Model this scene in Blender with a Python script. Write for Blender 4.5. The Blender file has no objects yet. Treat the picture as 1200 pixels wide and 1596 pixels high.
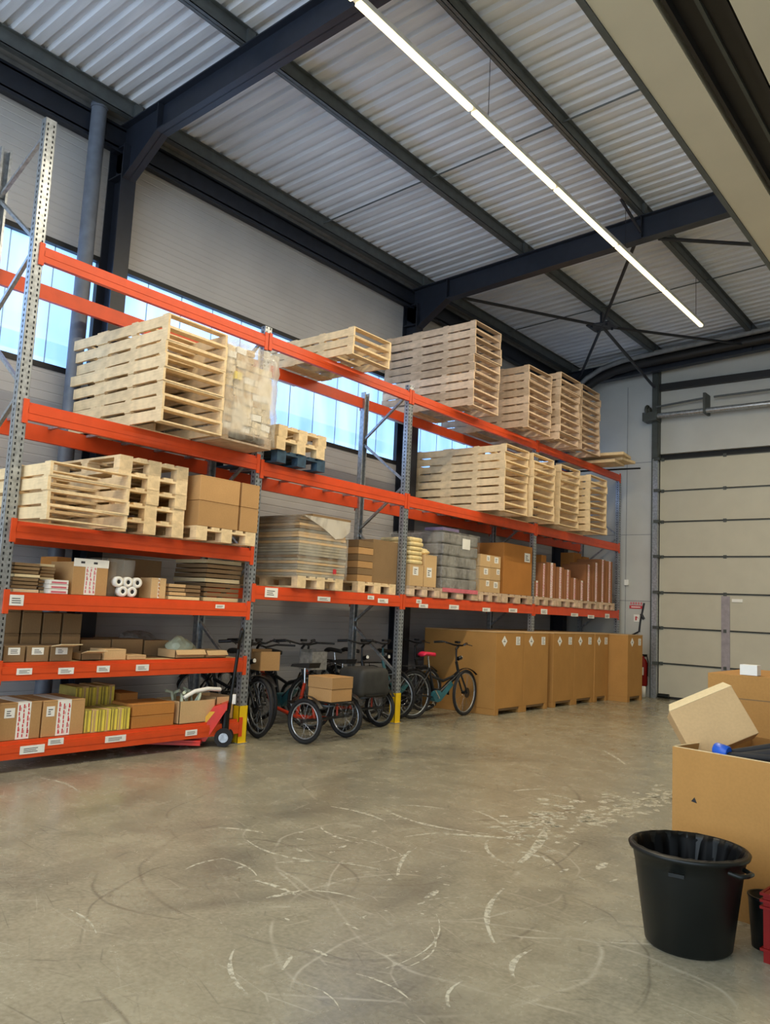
import bpy, bmesh, math, random
from mathutils import Vector, Matrix
random.seed(7)
scn = bpy.context.scene
COL = scn.collection
# ---------------------------------------------------------------- camera
F, YAW, PIT, ROL, CH = 1259.7, .678504, .11909, .048687, 1.53
_fwd = Vector((-math.sin(YAW), math.cos(YAW), 0)); _rt = Vector((math.cos(YAW), math.sin(YAW), 0)); _up = Vector((0, 0, 1))
_f = _fwd*math.cos(PIT)+_up*math.sin(PIT); _u = _up*math.cos(PIT)-_fwd*math.sin(PIT)
_r = _rt*math.cos(ROL)+_u*math.sin(ROL); _u2 = _u*math.cos(ROL)-_rt*math.sin(ROL)
CAM = Vector((0, 0, CH))
cd = bpy.data.cameras.new('camera'); cam = bpy.data.objects.new('camera', cd); COL.objects.link(cam)
cd.sensor_fit = 'HORIZONTAL'; cd.sensor_width = 36; cd.lens = 36*F/1200; cd.clip_start = .05; cd.clip_end = 200
cam.matrix_world = Matrix(((_r.x, _u2.x, -_f.x, 0), (_r.y, _u2.y, -_f.y, 0), (_r.z, _u2.z, -_f.z, CH), (0, 0, 0, 1)))
scn.camera = cam
# ---------------------------------------------------------------- light
w = bpy.data.worlds.new('world'); scn.world = w; w.use_nodes = True
wb = w.node_tree.nodes['Background']; wb.inputs[0].default_value = (.72, .86, 1.0, 1); wb.inputs[1].default_value = 3.3
scn.view_settings.view_transform = 'Standard'; scn.view_settings.look = 'None'
scn.view_settings.gamma = 1; scn.view_settings.use_curve_mapping = False
scn.view_settings.exposure = 0.12
WINDOW_GLOW = 1.0          # daylight behind the translucent window panels
LAMP_WATTS = 56            # each lamp segment
LAMP_COL = (1.0, .86, .62)

def at(px, py, axis, v):
    """the point of the plane axis=v behind a spot of the photograph (1200x1596)"""
    d = _r*((px-600)/F) - _u2*((py-798)/F) + _f
    i = 'xyz'.index(axis)
    return CAM + d*((v-CAM[i])/d[i])

# ---------------------------------------------------------------- materials
def lin(c):
    return tuple(((x/255)/12.92 if x/255 <= .04045 else ((x/255+.055)/1.055)**2.4) for x in c)+(1,)
class NT:
    def __init__(s, name):
        s.m = bpy.data.materials.new(name); s.m.use_nodes = True
        s.t = s.m.node_tree; s.b = s.t.nodes['Principled BSDF']
    def n(s, typ, **kw):
        x = s.t.nodes.new(typ)
        for k, v in kw.items():
            if k[0] == 'i' and k[1:].isdigit(): 
                if hasattr(v, 'is_output'): s.t.links.new(v, x.inputs[int(k[1:])])
                else: x.inputs[int(k[1:])].default_value = v
            elif k in ('scale', 'detail', 'rough', 'dist'):
                x.inputs[{'scale': 'Scale', 'detail': 'Detail', 'rough': 'Roughness', 'dist': 'Distortion'}[k]].default_value = v
            elif k == 'vec': s.t.links.new(v, x.inputs['Vector'])
            else: setattr(x, k, v)
        return x
    def l(s, a, b): s.t.links.new(a, b)
    def co(s, sc=(1, 1, 1), obj=True):
        c = s.n('ShaderNodeTexCoord'); mp = s.n('ShaderNodeMapping', i0=c.outputs['Object' if obj else 'Generated'])
        mp.inputs['Scale'].default_value = sc; return mp.outputs[0]
    def ramp(s, fac, stops):
        r = s.n('ShaderNodeValToRGB', i0=fac)
        while len(r.color_ramp.elements) < len(stops): r.color_ramp.elements.new(.5)
        for e, (p, c) in zip(r.color_ramp.elements, stops): e.position = p; e.color = c
        return r.outputs[0]
    def mix(s, fac, a, b, mode='MIX'):
        x = s.n('ShaderNodeMix', data_type='RGBA', blend_type=mode)
        for sock, v in ((x.inputs[0], fac), (x.inputs[6], a), (x.inputs[7], b)):
            if hasattr(v, 'is_output'): s.l(v, sock)
            else: sock.default_value = v
        return x.outputs[2]
    def math(s, op, a, b=0.0, clamp=False):
        x = s.n('ShaderNodeMath', operation=op, i0=a, i1=b); x.use_clamp = clamp; return x.outputs[0]
    def bump(s, h, st=.3, d=.01):
        b = s.n('ShaderNodeBump'); b.inputs['Strength'].default_value = st; b.inputs['Distance'].default_value = d
        s.l(h, b.inputs['Height']); s.l(b.outputs[0], s.b.inputs['Normal'])
def setp(b, rough=.5, metal=0., spec=.5):
    b.inputs['Roughness'].default_value = rough; b.inputs['Metallic'].default_value = metal; b.inputs['Specular IOR Level'].default_value = spec
def plain(name, c, rough=.5, metal=0., var=.12, nscale=9, spec=.5):
    """paint / plastic / metal with a faint uneven tone"""
    s = NT(name); setp(s.b, rough, metal, spec)
    nz = s.n('ShaderNodeTexNoise', vec=s.co(), scale=nscale, detail=4.)
    c = lin(c); d = tuple(x*(1-var*1.6) for x in c[:3])+(1,)
    e = tuple(min(1, x*(1+var)) for x in c[:3])+(1,)
    s.l(s.ramp(nz.outputs[0], [(.3, d), (.7, e)]), s.b.inputs['Base Color'])
    return s.m
def wood(name, c, dark=.72, var=.35):
    s = NT(name); setp(s.b, .72, 0, .25)
    n1 = s.n('ShaderNodeTexNoise', vec=s.co((2.5, 14, 14)), scale=3., detail=5., dist=.6)
    oi = s.n('ShaderNodeObjectInfo')
    n2 = s.n('ShaderNodeTexNoise', vec=s.co((6, 6, 6)), scale=1.3, detail=2.)
    c = lin(c); a = tuple(x*dark for x in c[:3])+(1,)
    base = s.ramp(n1.outputs[0], [(.3, a), (.6, c)])
    base = s.mix(.35, base, s.ramp(n2.outputs[0], [(.35, tuple(x*.6 for x in c[:3])+(1,)), (.65, tuple(min(1, x*1.15) for x in c[:3])+(1,))]))
    mul = s.ramp(oi.outputs['Random'], [(0, (1-var, 1-var*1.05, 1-var*1.15, 1)), (1, (1.0, 1.0, 1.0, 1))])
    s.l(s.mix(1., base, mul, 'MULTIPLY'), s.b.inputs['Base Color'])
    s.bump(n1.outputs[0], .2, .004)
    return s.m
def card(name, c, var=.22):
    s = NT(name); setp(s.b, .8, 0, .2)
    n1 = s.n('ShaderNodeTexNoise', vec=s.co((1, 1, 1)), scale=3., detail=4.)
    n2 = s.n('ShaderNodeTexNoise', vec=s.co((1, 1, 1)), scale=60., detail=2.)
    oi = s.n('ShaderNodeObjectInfo')
    c = lin(c)
    base = s.ramp(n1.outputs[0], [(.3, tuple(x*.86 for x in c[:3])+(1,)), (.7, c)])
    base = s.mix(.15, base, s.ramp(n2.outputs[0], [(.4, tuple(x*.7 for x in c[:3])+(1,)), (.6, c)]))
    mul = s.ramp(oi.outputs['Random'], [(0, (1-var, 1-var, 1-var, 1)), (1, (1., 1., 1., 1))])
    s.l(s.mix(1., base, mul, 'MULTIPLY'), s.b.inputs['Base Color'])
    return s.m
def emis(name, c, st):
    s = NT(name); s.b.inputs['Base Color'].default_value = lin(c)
    s.b.inputs['Emission Color'].default_value = lin(c); s.b.inputs['Emission Strength'].default_value = st
    return s.m

def floor_material():
    s = NT('polished_concrete'); b = s.b
    v = s.co()
    n1 = s.n('ShaderNodeTexNoise', vec=v, scale=.55, detail=7., rough=.62, dist=.5)
    n2 = s.n('ShaderNodeTexNoise', vec=v, scale=3.2, detail=9., rough=.72, dist=.3)
    n3 = s.n('ShaderNodeTexNoise', vec=v, scale=42., detail=4.)
    c = s.ramp(n1.outputs[0], [(.30, lin((108, 105, 91))), (.48, lin((156, 151, 129))), (.72, lin((182, 174, 147)))])
    c = s.mix(.5, c, s.ramp(n2.outputs[0], [(.25, lin((104, 99, 84))), (.5, lin((152, 147, 126))), (.8, lin((184, 178, 154)))]))
    c = s.mix(.22, c, s.ramp(n3.outputs[0], [(.35, lin((92, 88, 76))), (.65, lin((168, 164, 150)))]))
    # turning arcs of truck tyres: rings round several centres, broken up by noise
    nd = s.n('ShaderNodeTexNoise', vec=v, scale=.8, detail=2.)
    br = s.n('ShaderNodeTexNoise', vec=v, scale=1.7, detail=5.)
    for k, (cx, cy, r, wd, dark) in enumerate([(-3.2, 3.9, 1.25, .018, 1), (-3.0, 4.3, .95, .012, 0), (-2.3, 3.4, .8, .016, 0), (-3.9, 4.9, 1.5, .012, 1), (-2.9, 5.3, 1.9, .012, 0),
                                               (-2.2, 5.1, 1.1, .02, 1), (-2.6, 3.2, 1.35, .01, 1), (-1.9, 4.6, 1.6, .012, 0), (-4.2, 6.2, 1.2, .02, 1), (-1.6, 3.0, .9, .014, 0), (-3.6, 3.2, .7, .014, 1)]):
        vm = s.n('ShaderNodeVectorMath', operation='SUBTRACT', i0=v, i1=(cx, cy, 0))
        ln = s.n('ShaderNodeVectorMath', operation='LENGTH', i0=vm.outputs[0])
        d = s.math('ADD', ln.outputs['Value'], s.math('MULTIPLY', nd.outputs[0], .5))
        d = s.math('ABSOLUTE', s.math('SUBTRACT', d, r+.25))
        line = s.math('SUBTRACT', 1., s.math('DIVIDE', d, wd), True)
        msk = s.n('ShaderNodeMapRange', i0=br.outputs[0], i1=.44+.015*(k % 3), i2=.58); 
        f = s.math('MULTIPLY', s.math('MULTIPLY', line, msk.outputs[0]), .5 if dark else .6)
        c = s.mix(f, c, lin((84, 79, 70) if dark else (196, 192, 174)))
    # fine random scratches
    for rot, sc in ((.5, (1.2, 26, 1)), (-.9, (1.0, 30, 1)), (1.7, (1.3, 24, 1))):
        tc = s.n('ShaderNodeTexCoord'); mp = s.n('ShaderNodeMapping', i0=tc.outputs['Object']); mp.inputs['Rotation'].default_value = (0, 0, rot); 
        mp2 = s.n('ShaderNodeMapping', i0=mp.outputs[0]); mp2.inputs['Scale'].default_value = sc
        q = s.n('ShaderNodeTexNoise', vec=mp2.outputs[0], scale=1.6, detail=3., dist=.8)
        f = s.n('ShaderNodeMapRange', i0=q.outputs[0], i1=.685, i2=.74)
        g = s.n('ShaderNodeMapRange', i0=q.outputs[0], i1=.33, i2=.27)
        c = s.mix(s.math('MULTIPLY', f.outputs[0], .3), c, lin((200, 196, 178)))
        c = s.mix(s.math('MULTIPLY', g.outputs[0], .16), c, lin((84, 80, 71)))
    # dark oily patches
    n4 = s.n('ShaderNodeTexNoise', vec=s.co((.9, .45, 1)), scale=1.0, detail=5., dist=1.)
    f = s.n('ShaderNodeMapRange', i0=n4.outputs[0], i1=.54, i2=.70)
    c = s.mix(s.math('MULTIPLY', f.outputs[0], .5), c, lin((88, 86, 78)))
    # hairline scratches at all angles: edges of stretched cells
    for rot, sc_, key in ((.35, (1.1, 3.4, 1), 0), (1.25, (1.0, 3.0, 1), 1), (2.3, (1.3, 3.8, 1), 0)):
        tc = s.n('ShaderNodeTexCoord'); mp = s.n('ShaderNodeMapping', i0=tc.outputs['Object']); mp.inputs['Rotation'].default_value = (0, 0, rot); mp.inputs['Scale'].default_value = sc_
        vo = s.n('ShaderNodeTexVoronoi', vec=mp.outputs[0], feature='DISTANCE_TO_EDGE', scale=1.15); 
        e_ = s.math('SUBTRACT', 1., s.math('DIVIDE', vo.outputs['Distance'], .012), True)
        k_ = s.n('ShaderNodeTexNoise', vec=mp.outputs[0], scale=2.3, detail=3.); kk = s.n('ShaderNodeMapRange', i0=k_.outputs[0], i1=.48, i2=.62)
        c = s.mix(s.math('MULTIPLY', s.math('MULTIPLY', e_, kk.outputs[0]), .42), c, lin((206, 202, 184) if key else (84, 80, 70)))
    s.l(c, b.inputs['Base Color'])
    rr = s.n('ShaderNodeMapRange', i0=n2.outputs[0], i1=.3, i2=.7, i3=.15, i4=.34); s.l(rr.outputs[0], b.inputs['Roughness'])
    b.inputs['Specular IOR Level'].default_value = .5
    s.bump(n3.outputs[0], .06, .004)
    return s.m
def scuff_material():
    s = NT('floor_scuff'); setp(s.b, .6); s.b.inputs['Base Color'].default_value = lin((214, 210, 190))
    n = s.n('ShaderNodeTexNoise', vec=s.co(), scale=26., detail=5.)
    f = s.n('ShaderNodeMapRange', i0=n.outputs[0], i1=.36, i2=.54, i3=0., i4=.72); s.l(f.outputs[0], s.b.inputs['Alpha'])
    return s.m
def deck_material():
    s = NT('galvanised_roof_sheet'); setp(s.b, .5, .0, .5)
    n = s.n('ShaderNodeTexNoise', vec=s.co((.7, 5, 1)), scale=2., detail=5.)
    c = s.ramp(n.outputs[0], [(.3, lin((196, 201, 210))), (.7, lin((214, 219, 228)))])
    n2 = s.n('ShaderNodeTexNoise', vec=s.co((1.2, 9, 1)), scale=1., detail=4.)
    f = s.n('ShaderNodeMapRange', i0=n2.outputs[0], i1=.6, i2=.8, i3=0, i4=.3)
    c = s.mix(f.outputs[0], c, lin((158, 136, 104)))
    s.l(c, s.b.inputs['Base Color'])
    return s.m
def cladding_material():
    s = NT('wall_cladding'); setp(s.b, .55, 0, .4)
    n = s.n('ShaderNodeTexNoise', vec=s.co(), scale=1.4, detail=3.)
    s.l(s.ramp(n.outputs[0], [(.3, lin((176, 176, 178))), (.7, lin((188, 188, 190)))]), s.b.inputs['Base Color'])
    return s.m
def window_material():
    s = NT('translucent_panel'); setp(s.b, .3)
    n = s.n('ShaderNodeTexNoise', vec=s.co((1, 2.5, .5)), scale=1.1, detail=2.)
    c = s.ramp(n.outputs[0], [(.35, (.26, .62, 1.35, 1)), (.65, (.50, .92, 1.7, 1))])
    s.l(c, s.b.inputs['Emission Color']); s.b.inputs['Emission Strength'].default_value = WINDOW_GLOW
    s.b.inputs['Base Color'].default_value = (.5, .6, .7, 1)
    return s.m
def film_material(name, tint, a0, a1):
    s = NT(name); setp(s.b, .18, 0, .7); s.b.inputs['Base Color'].default_value = lin(tint)
    n = s.n('ShaderNodeTexNoise', vec=s.co((1, 1, .4)), scale=6., detail=4., dist=.5)
    f = s.n('ShaderNodeMapRange', i0=n.outputs[0], i1=.4, i2=.62, i3=a0, i4=a1); s.l(f.outputs[0], s.b.inputs['Alpha'])
    s.bump(n.outputs[0], .5, .01)
    return s.m
M = dict(
    pale_joint=plain('pale_blue_panel_joint', (176, 204, 226), .5, 0, .03),
    floor=floor_material(), scuff=scuff_material(), deck=deck_material(), clad=cladding_material(), window=window_material(),
    steel=plain('dark_blue_steel_paint', (32, 37, 48), .42), frame=plain('dark_window_frame', (26, 28, 32), .5),
    purlin=plain('grey_green_purlin', (92, 98, 100), .45, .3), trim=plain('grey_eave_trim', (128, 130, 132), .5),
    blackbrace=plain('black_brace_steel', (30, 32, 38), .5), pipe=plain('downpipe_grey', (94, 102, 116), .45),
    galv=plain('galvanised_steel', (176, 182, 188), .34, .75, .2, 26), dark=plain('slot_dark', (28, 30, 34), .7),
    orange=plain('orange_rack_paint', (218, 76, 28), .42, 0, .05), yellow=plain('yellow_guard_paint', (240, 200, 20), .45, 0, .05),
    wood=wood('pine_pallet_wood', (236, 208, 178)), palewood=wood('fresh_pine_wood', (241, 214, 170), .82, .12), bluewood=plain('blue_pallet_paint', (46, 74, 96), .7, 0, .3),
    card=card('cardboard', (200, 156, 104)), cardd=card('dull_cardboard', (150, 122, 88)), cardo=card('orange_brown_cardboard', (198, 134, 68)), cardr=card('reddish_parcel_cardboard', (166, 112, 74)),
    cardp=card('pale_cardboard', (220, 184, 134)), cardbig=card('octabin_cardboard', (186, 138, 78), .08), cardl=card('light_flap_cardboard', (236, 214, 168), .1),
    white=plain('white_paper', (236, 234, 226), .7, 0, .03), ink=plain('print_ink', (60, 60, 66), .8), red=plain('red_print', (200, 50, 60), .6),
    pink=plain('pink_print_tape', (214, 110, 122), .5), packyellow=plain('yellow_pack_print', (236, 214, 84), .6), packolive=plain('olive_pack_print', (168, 150, 70), .6),
    black=plain('black_plastic', (14, 18, 17), .42, 0, .1, 9, .35), rubber=plain('tyre_rubber', (24, 24, 26), .75), chrome=plain('bright_metal', (200, 202, 205), .2, .95),
    bikeblack=plain('black_bicycle_paint', (22, 24, 28), .3), teal=plain('teal_paint', (50, 104, 112), .35), bikeorange=plain('orange_bicycle_paint', (176, 52, 26), .35),
    pinkseat=plain('pink_seat_cover', (232, 40, 80), .5), leather=plain('black_saddle', (28, 27, 27), .6), bag=plain('black_cover_cloth', (50, 50, 48), .7, 0, .2),
    doorp=plain('door_panel_paint', (186, 180, 160), .5, 0, .03, 3), doorj=plain('door_joint_dark', (66, 70, 66), .5), doorseal=plain('rubber_seal', (24, 24, 24), .7),
    bwall=plain('smooth_grey_wall_panel', (186, 186, 180), .55, 0, .04, 2), bulk=plain('cream_bulkhead_paint', (214, 206, 184), .45, 0, .03, 2),
    blackbeam=plain('black_overhead_steel', (26, 25, 25), .5), jackred=plain('red_truck_paint', (214, 46, 26), .35), jackyellow=plain('yellow_truck_paint', (236, 178, 40), .4),
    blue=plain('blue_plastic', (24, 84, 190), .35), cratered=plain('red_crate_plastic', (120, 14, 9), .5, 0, .08, 9, .25), green=plain('greenish_white_plastic', (196, 204, 176), .35),
    film=film_material('stretch_film', (226, 224, 214), .04, .24), filmw=film_material('milky_stretch_film', (232, 224, 208), .25, .6),
    grey=plain('grey_cardboard_sheets', (158, 148, 126), .8, 0, .15), greybag=plain('grey_wrapped_goods', (126, 124, 120), .5, 0, .25, 20),
    lamp=emis('lamp_diffuser', (255, 240, 190), 1.9), lamphouse=plain('lamp_housing', (200, 200, 196), .4), cream=plain('cream_goods', (222, 206, 176), .7, 0, .25, 22),
    liner=plain('bin_liner_film', (5, 6, 7), .5, 0, .1, 9, .12), beige=plain('beige_sack', (228, 206, 150), .7, 0, .15), purple=plain('purple_print', (120, 108, 140), .6), postgrey=plain('pass_door_post_paint', (150, 142, 146), .5),
    greenc=plain('green_print', (96, 128, 70), .6))

# ---------------------------------------------------------------- mesh builder
class MB:
    def __init__(s): s.v = []; s.f = []; s.m = []; s.mi = 0; s.mats = []; s.sm = []
    def mat(s, key):
        if key not in s.mats: s.mats.append(key)
        s.mi = s.mats.index(key); return s
    def add(s, vs, fs, smooth=False):
        o = len(s.v); s.v += [tuple(x) for x in vs]
        for f in fs: s.f.append(tuple(o+i for i in f)); s.m.append(s.mi); s.sm.append(smooth)
        return s
    def box(s, x0, x1, y0, y1, z0, z1, M4=None):
        vs = [Vector((x, y, z)) for x in (x0, x1) for y in (y0, y1) for z in (z0, z1)]
        if M4 is not None: vs = [M4 @ v for v in vs]
        s.add(vs, [(0, 1, 3, 2), (4, 6, 7, 5), (0, 4, 5, 1), (2, 3, 7, 6), (0, 2, 6, 4), (1, 5, 7, 3)]); return s
    def bar(s, a, b, wd, ht, up=Vector((0, 0, 1))):
        """rectangular bar from a to b, wd across and ht along up"""
        a = Vector(a); b = Vector(b); d = (b-a).normalized(); sd = d.cross(up)
        if sd.length < 1e-4: sd = d.cross(Vector((1, 0, 0)))
        sd.normalize(); u = sd.cross(d).normalized()
        vs = []
        for p in (a, b):
            for i, j in ((-1, -1), (1, -1), (1, 1), (-1, 1)): vs.append(p+sd*(wd/2*i)+u*(ht/2*j))
        s.add(vs, [(0, 1, 2, 3), (7, 6, 5, 4), (0, 4, 5, 1), (1, 5, 6, 2), (2, 6, 7, 3), (3, 7, 4, 0)]); return s
    def tube(s, pts, r, n=8, cap=True):
        pts = [Vector(p) for p in pts]; rs = r if isinstance(r, (list, tuple)) else [r]*len(pts)
        prev = None; vs = []
        for i, p in enumerate(pts):
            d = (pts[min(i+1, len(pts)-1)]-pts[max(i-1, 0)]).normalized()
            if prev is None: sd = d.cross(Vector((0, 0, 1)) if abs(d.z) < .9 else Vector((1, 0, 0))).normalized()
            else: sd = (prev-d*prev.dot(d)).normalized()
            prev = sd; u = d.cross(sd)
            for k in range(n):
                a = 2*math.pi*k/n; vs.append(p+(sd*math.cos(a)+u*math.sin(a))*rs[i])
        fs = [(i*n+k, i*n+(k+1) % n, (i+1)*n+(k+1) % n, (i+1)*n+k) for i in range(len(pts)-1) for k in range(n)]
        s.add(vs, fs, True)
        if cap: s.add(vs[:n], [tuple(range(n))[::-1]]); s.add(vs[-n:], [tuple(range(n))])
        return s
    def torus(s, c, R, r, axis='y', n=28, m=8):
        vs = []
        for i in range(n):
            a = 2*math.pi*i/n
            for j in range(m):
                b = 2*math.pi*j/m; q = R+r*math.cos(b); h = r*math.sin(b)
                p = {'y': (q*math.cos(a), h, q*math.sin(a)), 'z': (q*math.cos(a), q*math.sin(a), h), 'x': (h, q*math.cos(a), q*math.sin(a))}[axis]
                vs.append(Vector(p)+Vector(c))
        s.add(vs, [(i*m+j, i*m+(j+1) % m, ((i+1) % n)*m+(j+1) % m, ((i+1) % n)*m+j) for i in range(n) for j in range(m)], True); return s
    def lathe(s, prof, c=(0, 0, 0), n=32, sx=1, sy=1):
        vs = [(c[0]+r*math.cos(2*math.pi*k/n)*sx, c[1]+r*math.sin(2*math.pi*k/n)*sy, c[2]+z) for r, z in prof for k in range(n)]
        s.add(vs, [(i*n+k, i*n+(k+1) % n, (i+1)*n+(k+1) % n, (i+1)*n+k) for i in range(len(prof)-1) for k in range(n)], True); return s
    def prism(s, poly, y0, y1, M4=None):
        """polygon in x,z extruded along y"""
        n = len(poly); vs = [Vector((x, y, z)) for y in (y0, y1) for x, z in poly]
        if M4 is not None: vs = [M4 @ v for v in vs]
        s.add(vs, [tuple(range(n)), tuple(range(2*n-1, n-1, -1))]+[(i, n+i, n+(i+1) % n, (i+1) % n) for i in range(n)]); return s
    def mesh(s, name, bevel=0):
        me = bpy.data.meshes.new(name); me.from_pydata(s.v, [], s.f)
        for k in s.mats: me.materials.append(M[k])
        for p, i, sm in zip(me.polygons, s.m, s.sm): p.material_index = i; p.use_smooth = sm
        bm = bmesh.new(); bm.from_mesh(me)
        if bevel: bmesh.ops.bevel(bm, geom=bm.edges[:], offset=bevel, segments=2, affect='EDGES', profile=.5)
        bmesh.ops.recalc_face_normals(bm, faces=bm.faces); bm.to_mesh(me); bm.free(); return me
    def obj(s, name, parent=None, bevel=0, loc=None):
        o = bpy.data.objects.new(name, s.mesh(name, bevel)); COL.objects.link(o); o.parent = parent
        if loc: o.location = loc
        return o
def mb(k): return MB().mat(k)
def link(name, me, parent, loc=None):
    o = bpy.data.objects.new(name, me); COL.objects.link(o); o.parent = parent
    if loc: o.location = loc
    return o
def tag(o, label, cat, group=None, kind=None):
    o['label'] = label; o['category'] = cat
    if group: o['group'] = group
    if kind: o['kind'] = kind
    return o
def thing(name, label, cat, loc=(0, 0, 0), rz=0, group=None):
    o = bpy.data.objects.new(name, None); COL.objects.link(o); o.location = loc; o.rotation_euler = (0, 0, rz); o.empty_display_size = .1
    return tag(o, label, cat, group)
def kids(o, ch={}): return [c for c in COL.objects if c.parent == o]
def dup(root, loc, rz, label, group=None):
    r = root.copy(); COL.objects.link(r); r.location = loc; r.rotation_euler = (0, 0, rz); r['label'] = label
    if group: r['group'] = group
    for c in root.children:
        k = c.copy(); COL.objects.link(k); k.parent = r
        for g in c.children: q = g.copy(); COL.objects.link(q); q.parent = k
    return r
def struct(o, cat, label): o['kind'] = 'structure'; o['label'] = label; o['category'] = cat; return o
ORD = ['bottom', 'second', 'third', 'fourth', 'fifth', 'sixth', 'seventh', 'eighth', 'ninth', 'tenth', 'eleventh']
def nth(k, n): return 'top' if k == n-1 else ('bottom' if k == 0 else ORD[k]+' from bottom')

# ================================================================ THE SETTING
XW, YB, XR, YN = -8.3, 16.67, 6.5, -6.0       # left wall, back wall, right wall, open near end
SL = .055
def zdeck(x): return 7.30+SL*(x+6.1)
def zraf(x): return 6.68+SL*(x+7.4)           # underside of rafters
struct(mb('floor').box(-8.6, XR, YN, YB+.3, -.2, 0).obj('floor'), 'floor', 'grey polished concrete floor with scuffs')
m = mb('scuff')
def streak(px, py, qx, qy, wd, bend=0.):
    a = at(px, py, 'z', 0).xy; b = at(qx, qy, 'z', 0).xy; d = (b-a); nrm = Vector((-d.y, d.x)).normalized()
    wd *= max(.55, min(2.6, (((a+b)/2).length/4.8)**2)); N = 8; vs = []
    for i in range(N+1):
        t = i/N; p = a+d*t+nrm*(bend*4*t*(1-t)); ww = wd*.72*(.35+.65*math.sin(math.pi*min(max(t, .08), .92)))*random.uniform(.7, 1.2)
        for sg in (-1, 1): q = p+nrm*(sg*ww/2); vs.append((q.x, q.y, .0012))
    m.add(vs, [(2*i, 2*i+1, 2*i+3, 2*i+2) for i in range(N)])
for a in [(515, 1257, 600, 1280, .03, .05), (500, 1290, 565, 1315, .03, -.05), (600, 1262, 760, 1300, .03, -.12), (625, 1255, 700, 1262, .02, .03), (690, 1300, 800, 1308, .05, .02), (630, 1305, 700, 1298, .02, .02),
          (735, 1262, 780, 1282, .02, .02), (785, 1285, 850, 1275, .02, -.03), (340, 1290, 410, 1298, .03, .02), (385, 1310, 560, 1345, .03, -.15), (430, 1345, 590, 1355, .03, .08), (395, 1372, 460, 1395, .05, .02),
          (415, 1400, 470, 1388, .05, 0), (480, 1388, 560, 1402, .03, .03), (290, 1355, 350, 1338, .03, .03), (620, 1365, 640, 1325, .035, .02), (810, 1345, 850, 1290, .07, -.03), (760, 1310, 785, 1345, .03, -.05),
          (770, 1470, 785, 1385, .05, .06), (800, 1525, 830, 1480, .06, .04), (365, 1480, 385, 1550, .05, -.04), (440, 1512, 455, 1490, .05, 0), (600, 1510, 680, 1425, .018, -.1), (620, 1512, 672, 1450, .02, -.08),
          (555, 1518, 640, 1560, .03, .03), (488, 1480, 510, 1490, .05, 0), (535, 1438, 560, 1450, .04, 0), (663, 1400, 683, 1388, .06, 0), (790, 1290, 830, 1284, .03, 0), (845, 1335, 865, 1350, .04, 0),
          (930, 1355, 945, 1345, .06, 0), (450, 1530, 530, 1575, .02, .05), (700, 1570, 720, 1530, .05, .03), (940, 1170, 975, 1192, .02, .02), (800, 1233, 850, 1230, .02, .02), (850, 1238, 890, 1246, .02, .02),
          (100, 1415, 150, 1455, .02, .03), (60, 1212, 120, 1232, .015, .05), (660, 1405, 740, 1400, .012, .03), (345, 1338, 400, 1365, .02, .04), (520, 1300, 640, 1345, .015, .1), (575, 1345, 650, 1320, .015, -.05)]: streak(*a)
for k in range(150):                                            # the worn patch running towards the door
    t = random.random(); px = 780+270*t+random.gauss(0, 14); py = 1298-60*t+random.gauss(0, 9+9*(1-t)); L = random.uniform(6, 24)
    streak(px, py, px+L, py+random.uniform(-3, 4), random.uniform(.02, .07), random.uniform(-.02, .02))
for k in range(46):
    px = random.uniform(330, 1000); py = random.uniform(1290, 1440); streak(px, py, px+random.uniform(4, 14), py+random.uniform(-5, 5), random.uniform(.01, .035))
o = m.obj('floor_scuffs'); o['kind'] = 'structure'; o['label'] = 'pale worn scuff marks on the concrete floor'; o['category'] = 'floor marks'

# left wall: cladding with shallow horizontal ribs, above and below the window band
ZW0, ZW1 = 4.0, 5.34
def cladding(name, z0, z1, label, pitch=.1):
    m = mb('clad'); z = z0
    while z < z1-.001:
        e = min(z+pitch, z1); h = (e-z)
        prof = [(XW, z), (XW, z+h*.80), (XW-.004, z+h*.86), (XW-.004, z+h*.94), (XW, e)]
        vs = [(x, y, zz) for y in (YN, YB) for x, zz in prof]; n = len(prof)
        m.add(vs, [(i, i+1, n+i+1, n+i) for i in range(n-1)]); z = e
    m.box(XW-.2, XW-.03, YN, YB, z0, z1)
    struct(m.obj(name), 'wall', label)
cladding('wall_left', 0, ZW0-.05, 'light grey ribbed cladding wall below the window band')
cladding('wall_left_upper', ZW1+.05, 7.3, 'light grey ribbed cladding wall above the window band', .085)
# windows between the columns
YC = (4.91, 10.62, 16.33)
for k, (y0, y1) in enumerate(((-6.0, -.9), (-.7, 4.8), (5.02, 10.5), (10.74, 16.3))):
    o = mb('frame').box(XW-.08, XW+.02, y0, y1, ZW0-.06, ZW0).box(XW-.08, XW+.02, y0, y1, ZW1, ZW1+.06).box(XW-.08, XW+.02, y0-.1, y0, ZW0-.06, ZW1+.06).box(XW-.08, XW+.02, y1, y1+.1, ZW0-.06, ZW1+.06).obj('window_%d' % (k+1))
    struct(o, 'window', 'translucent window band %s' % ('behind the camera', 'left of the first column', 'between the two dark columns', 'right of the second column')[k])
    mb('window').box(XW-.07, XW-.05, y0, y1, ZW0, ZW1).obj('pane', o)
    j = MB().mat('pale_joint'); y = y0+.5
    while y < y1-.1: j.box(XW-.05, XW-.044, y-.006, y+.006, ZW0, ZW1); y += .5
    j.obj('panel_joint', o)
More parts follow.
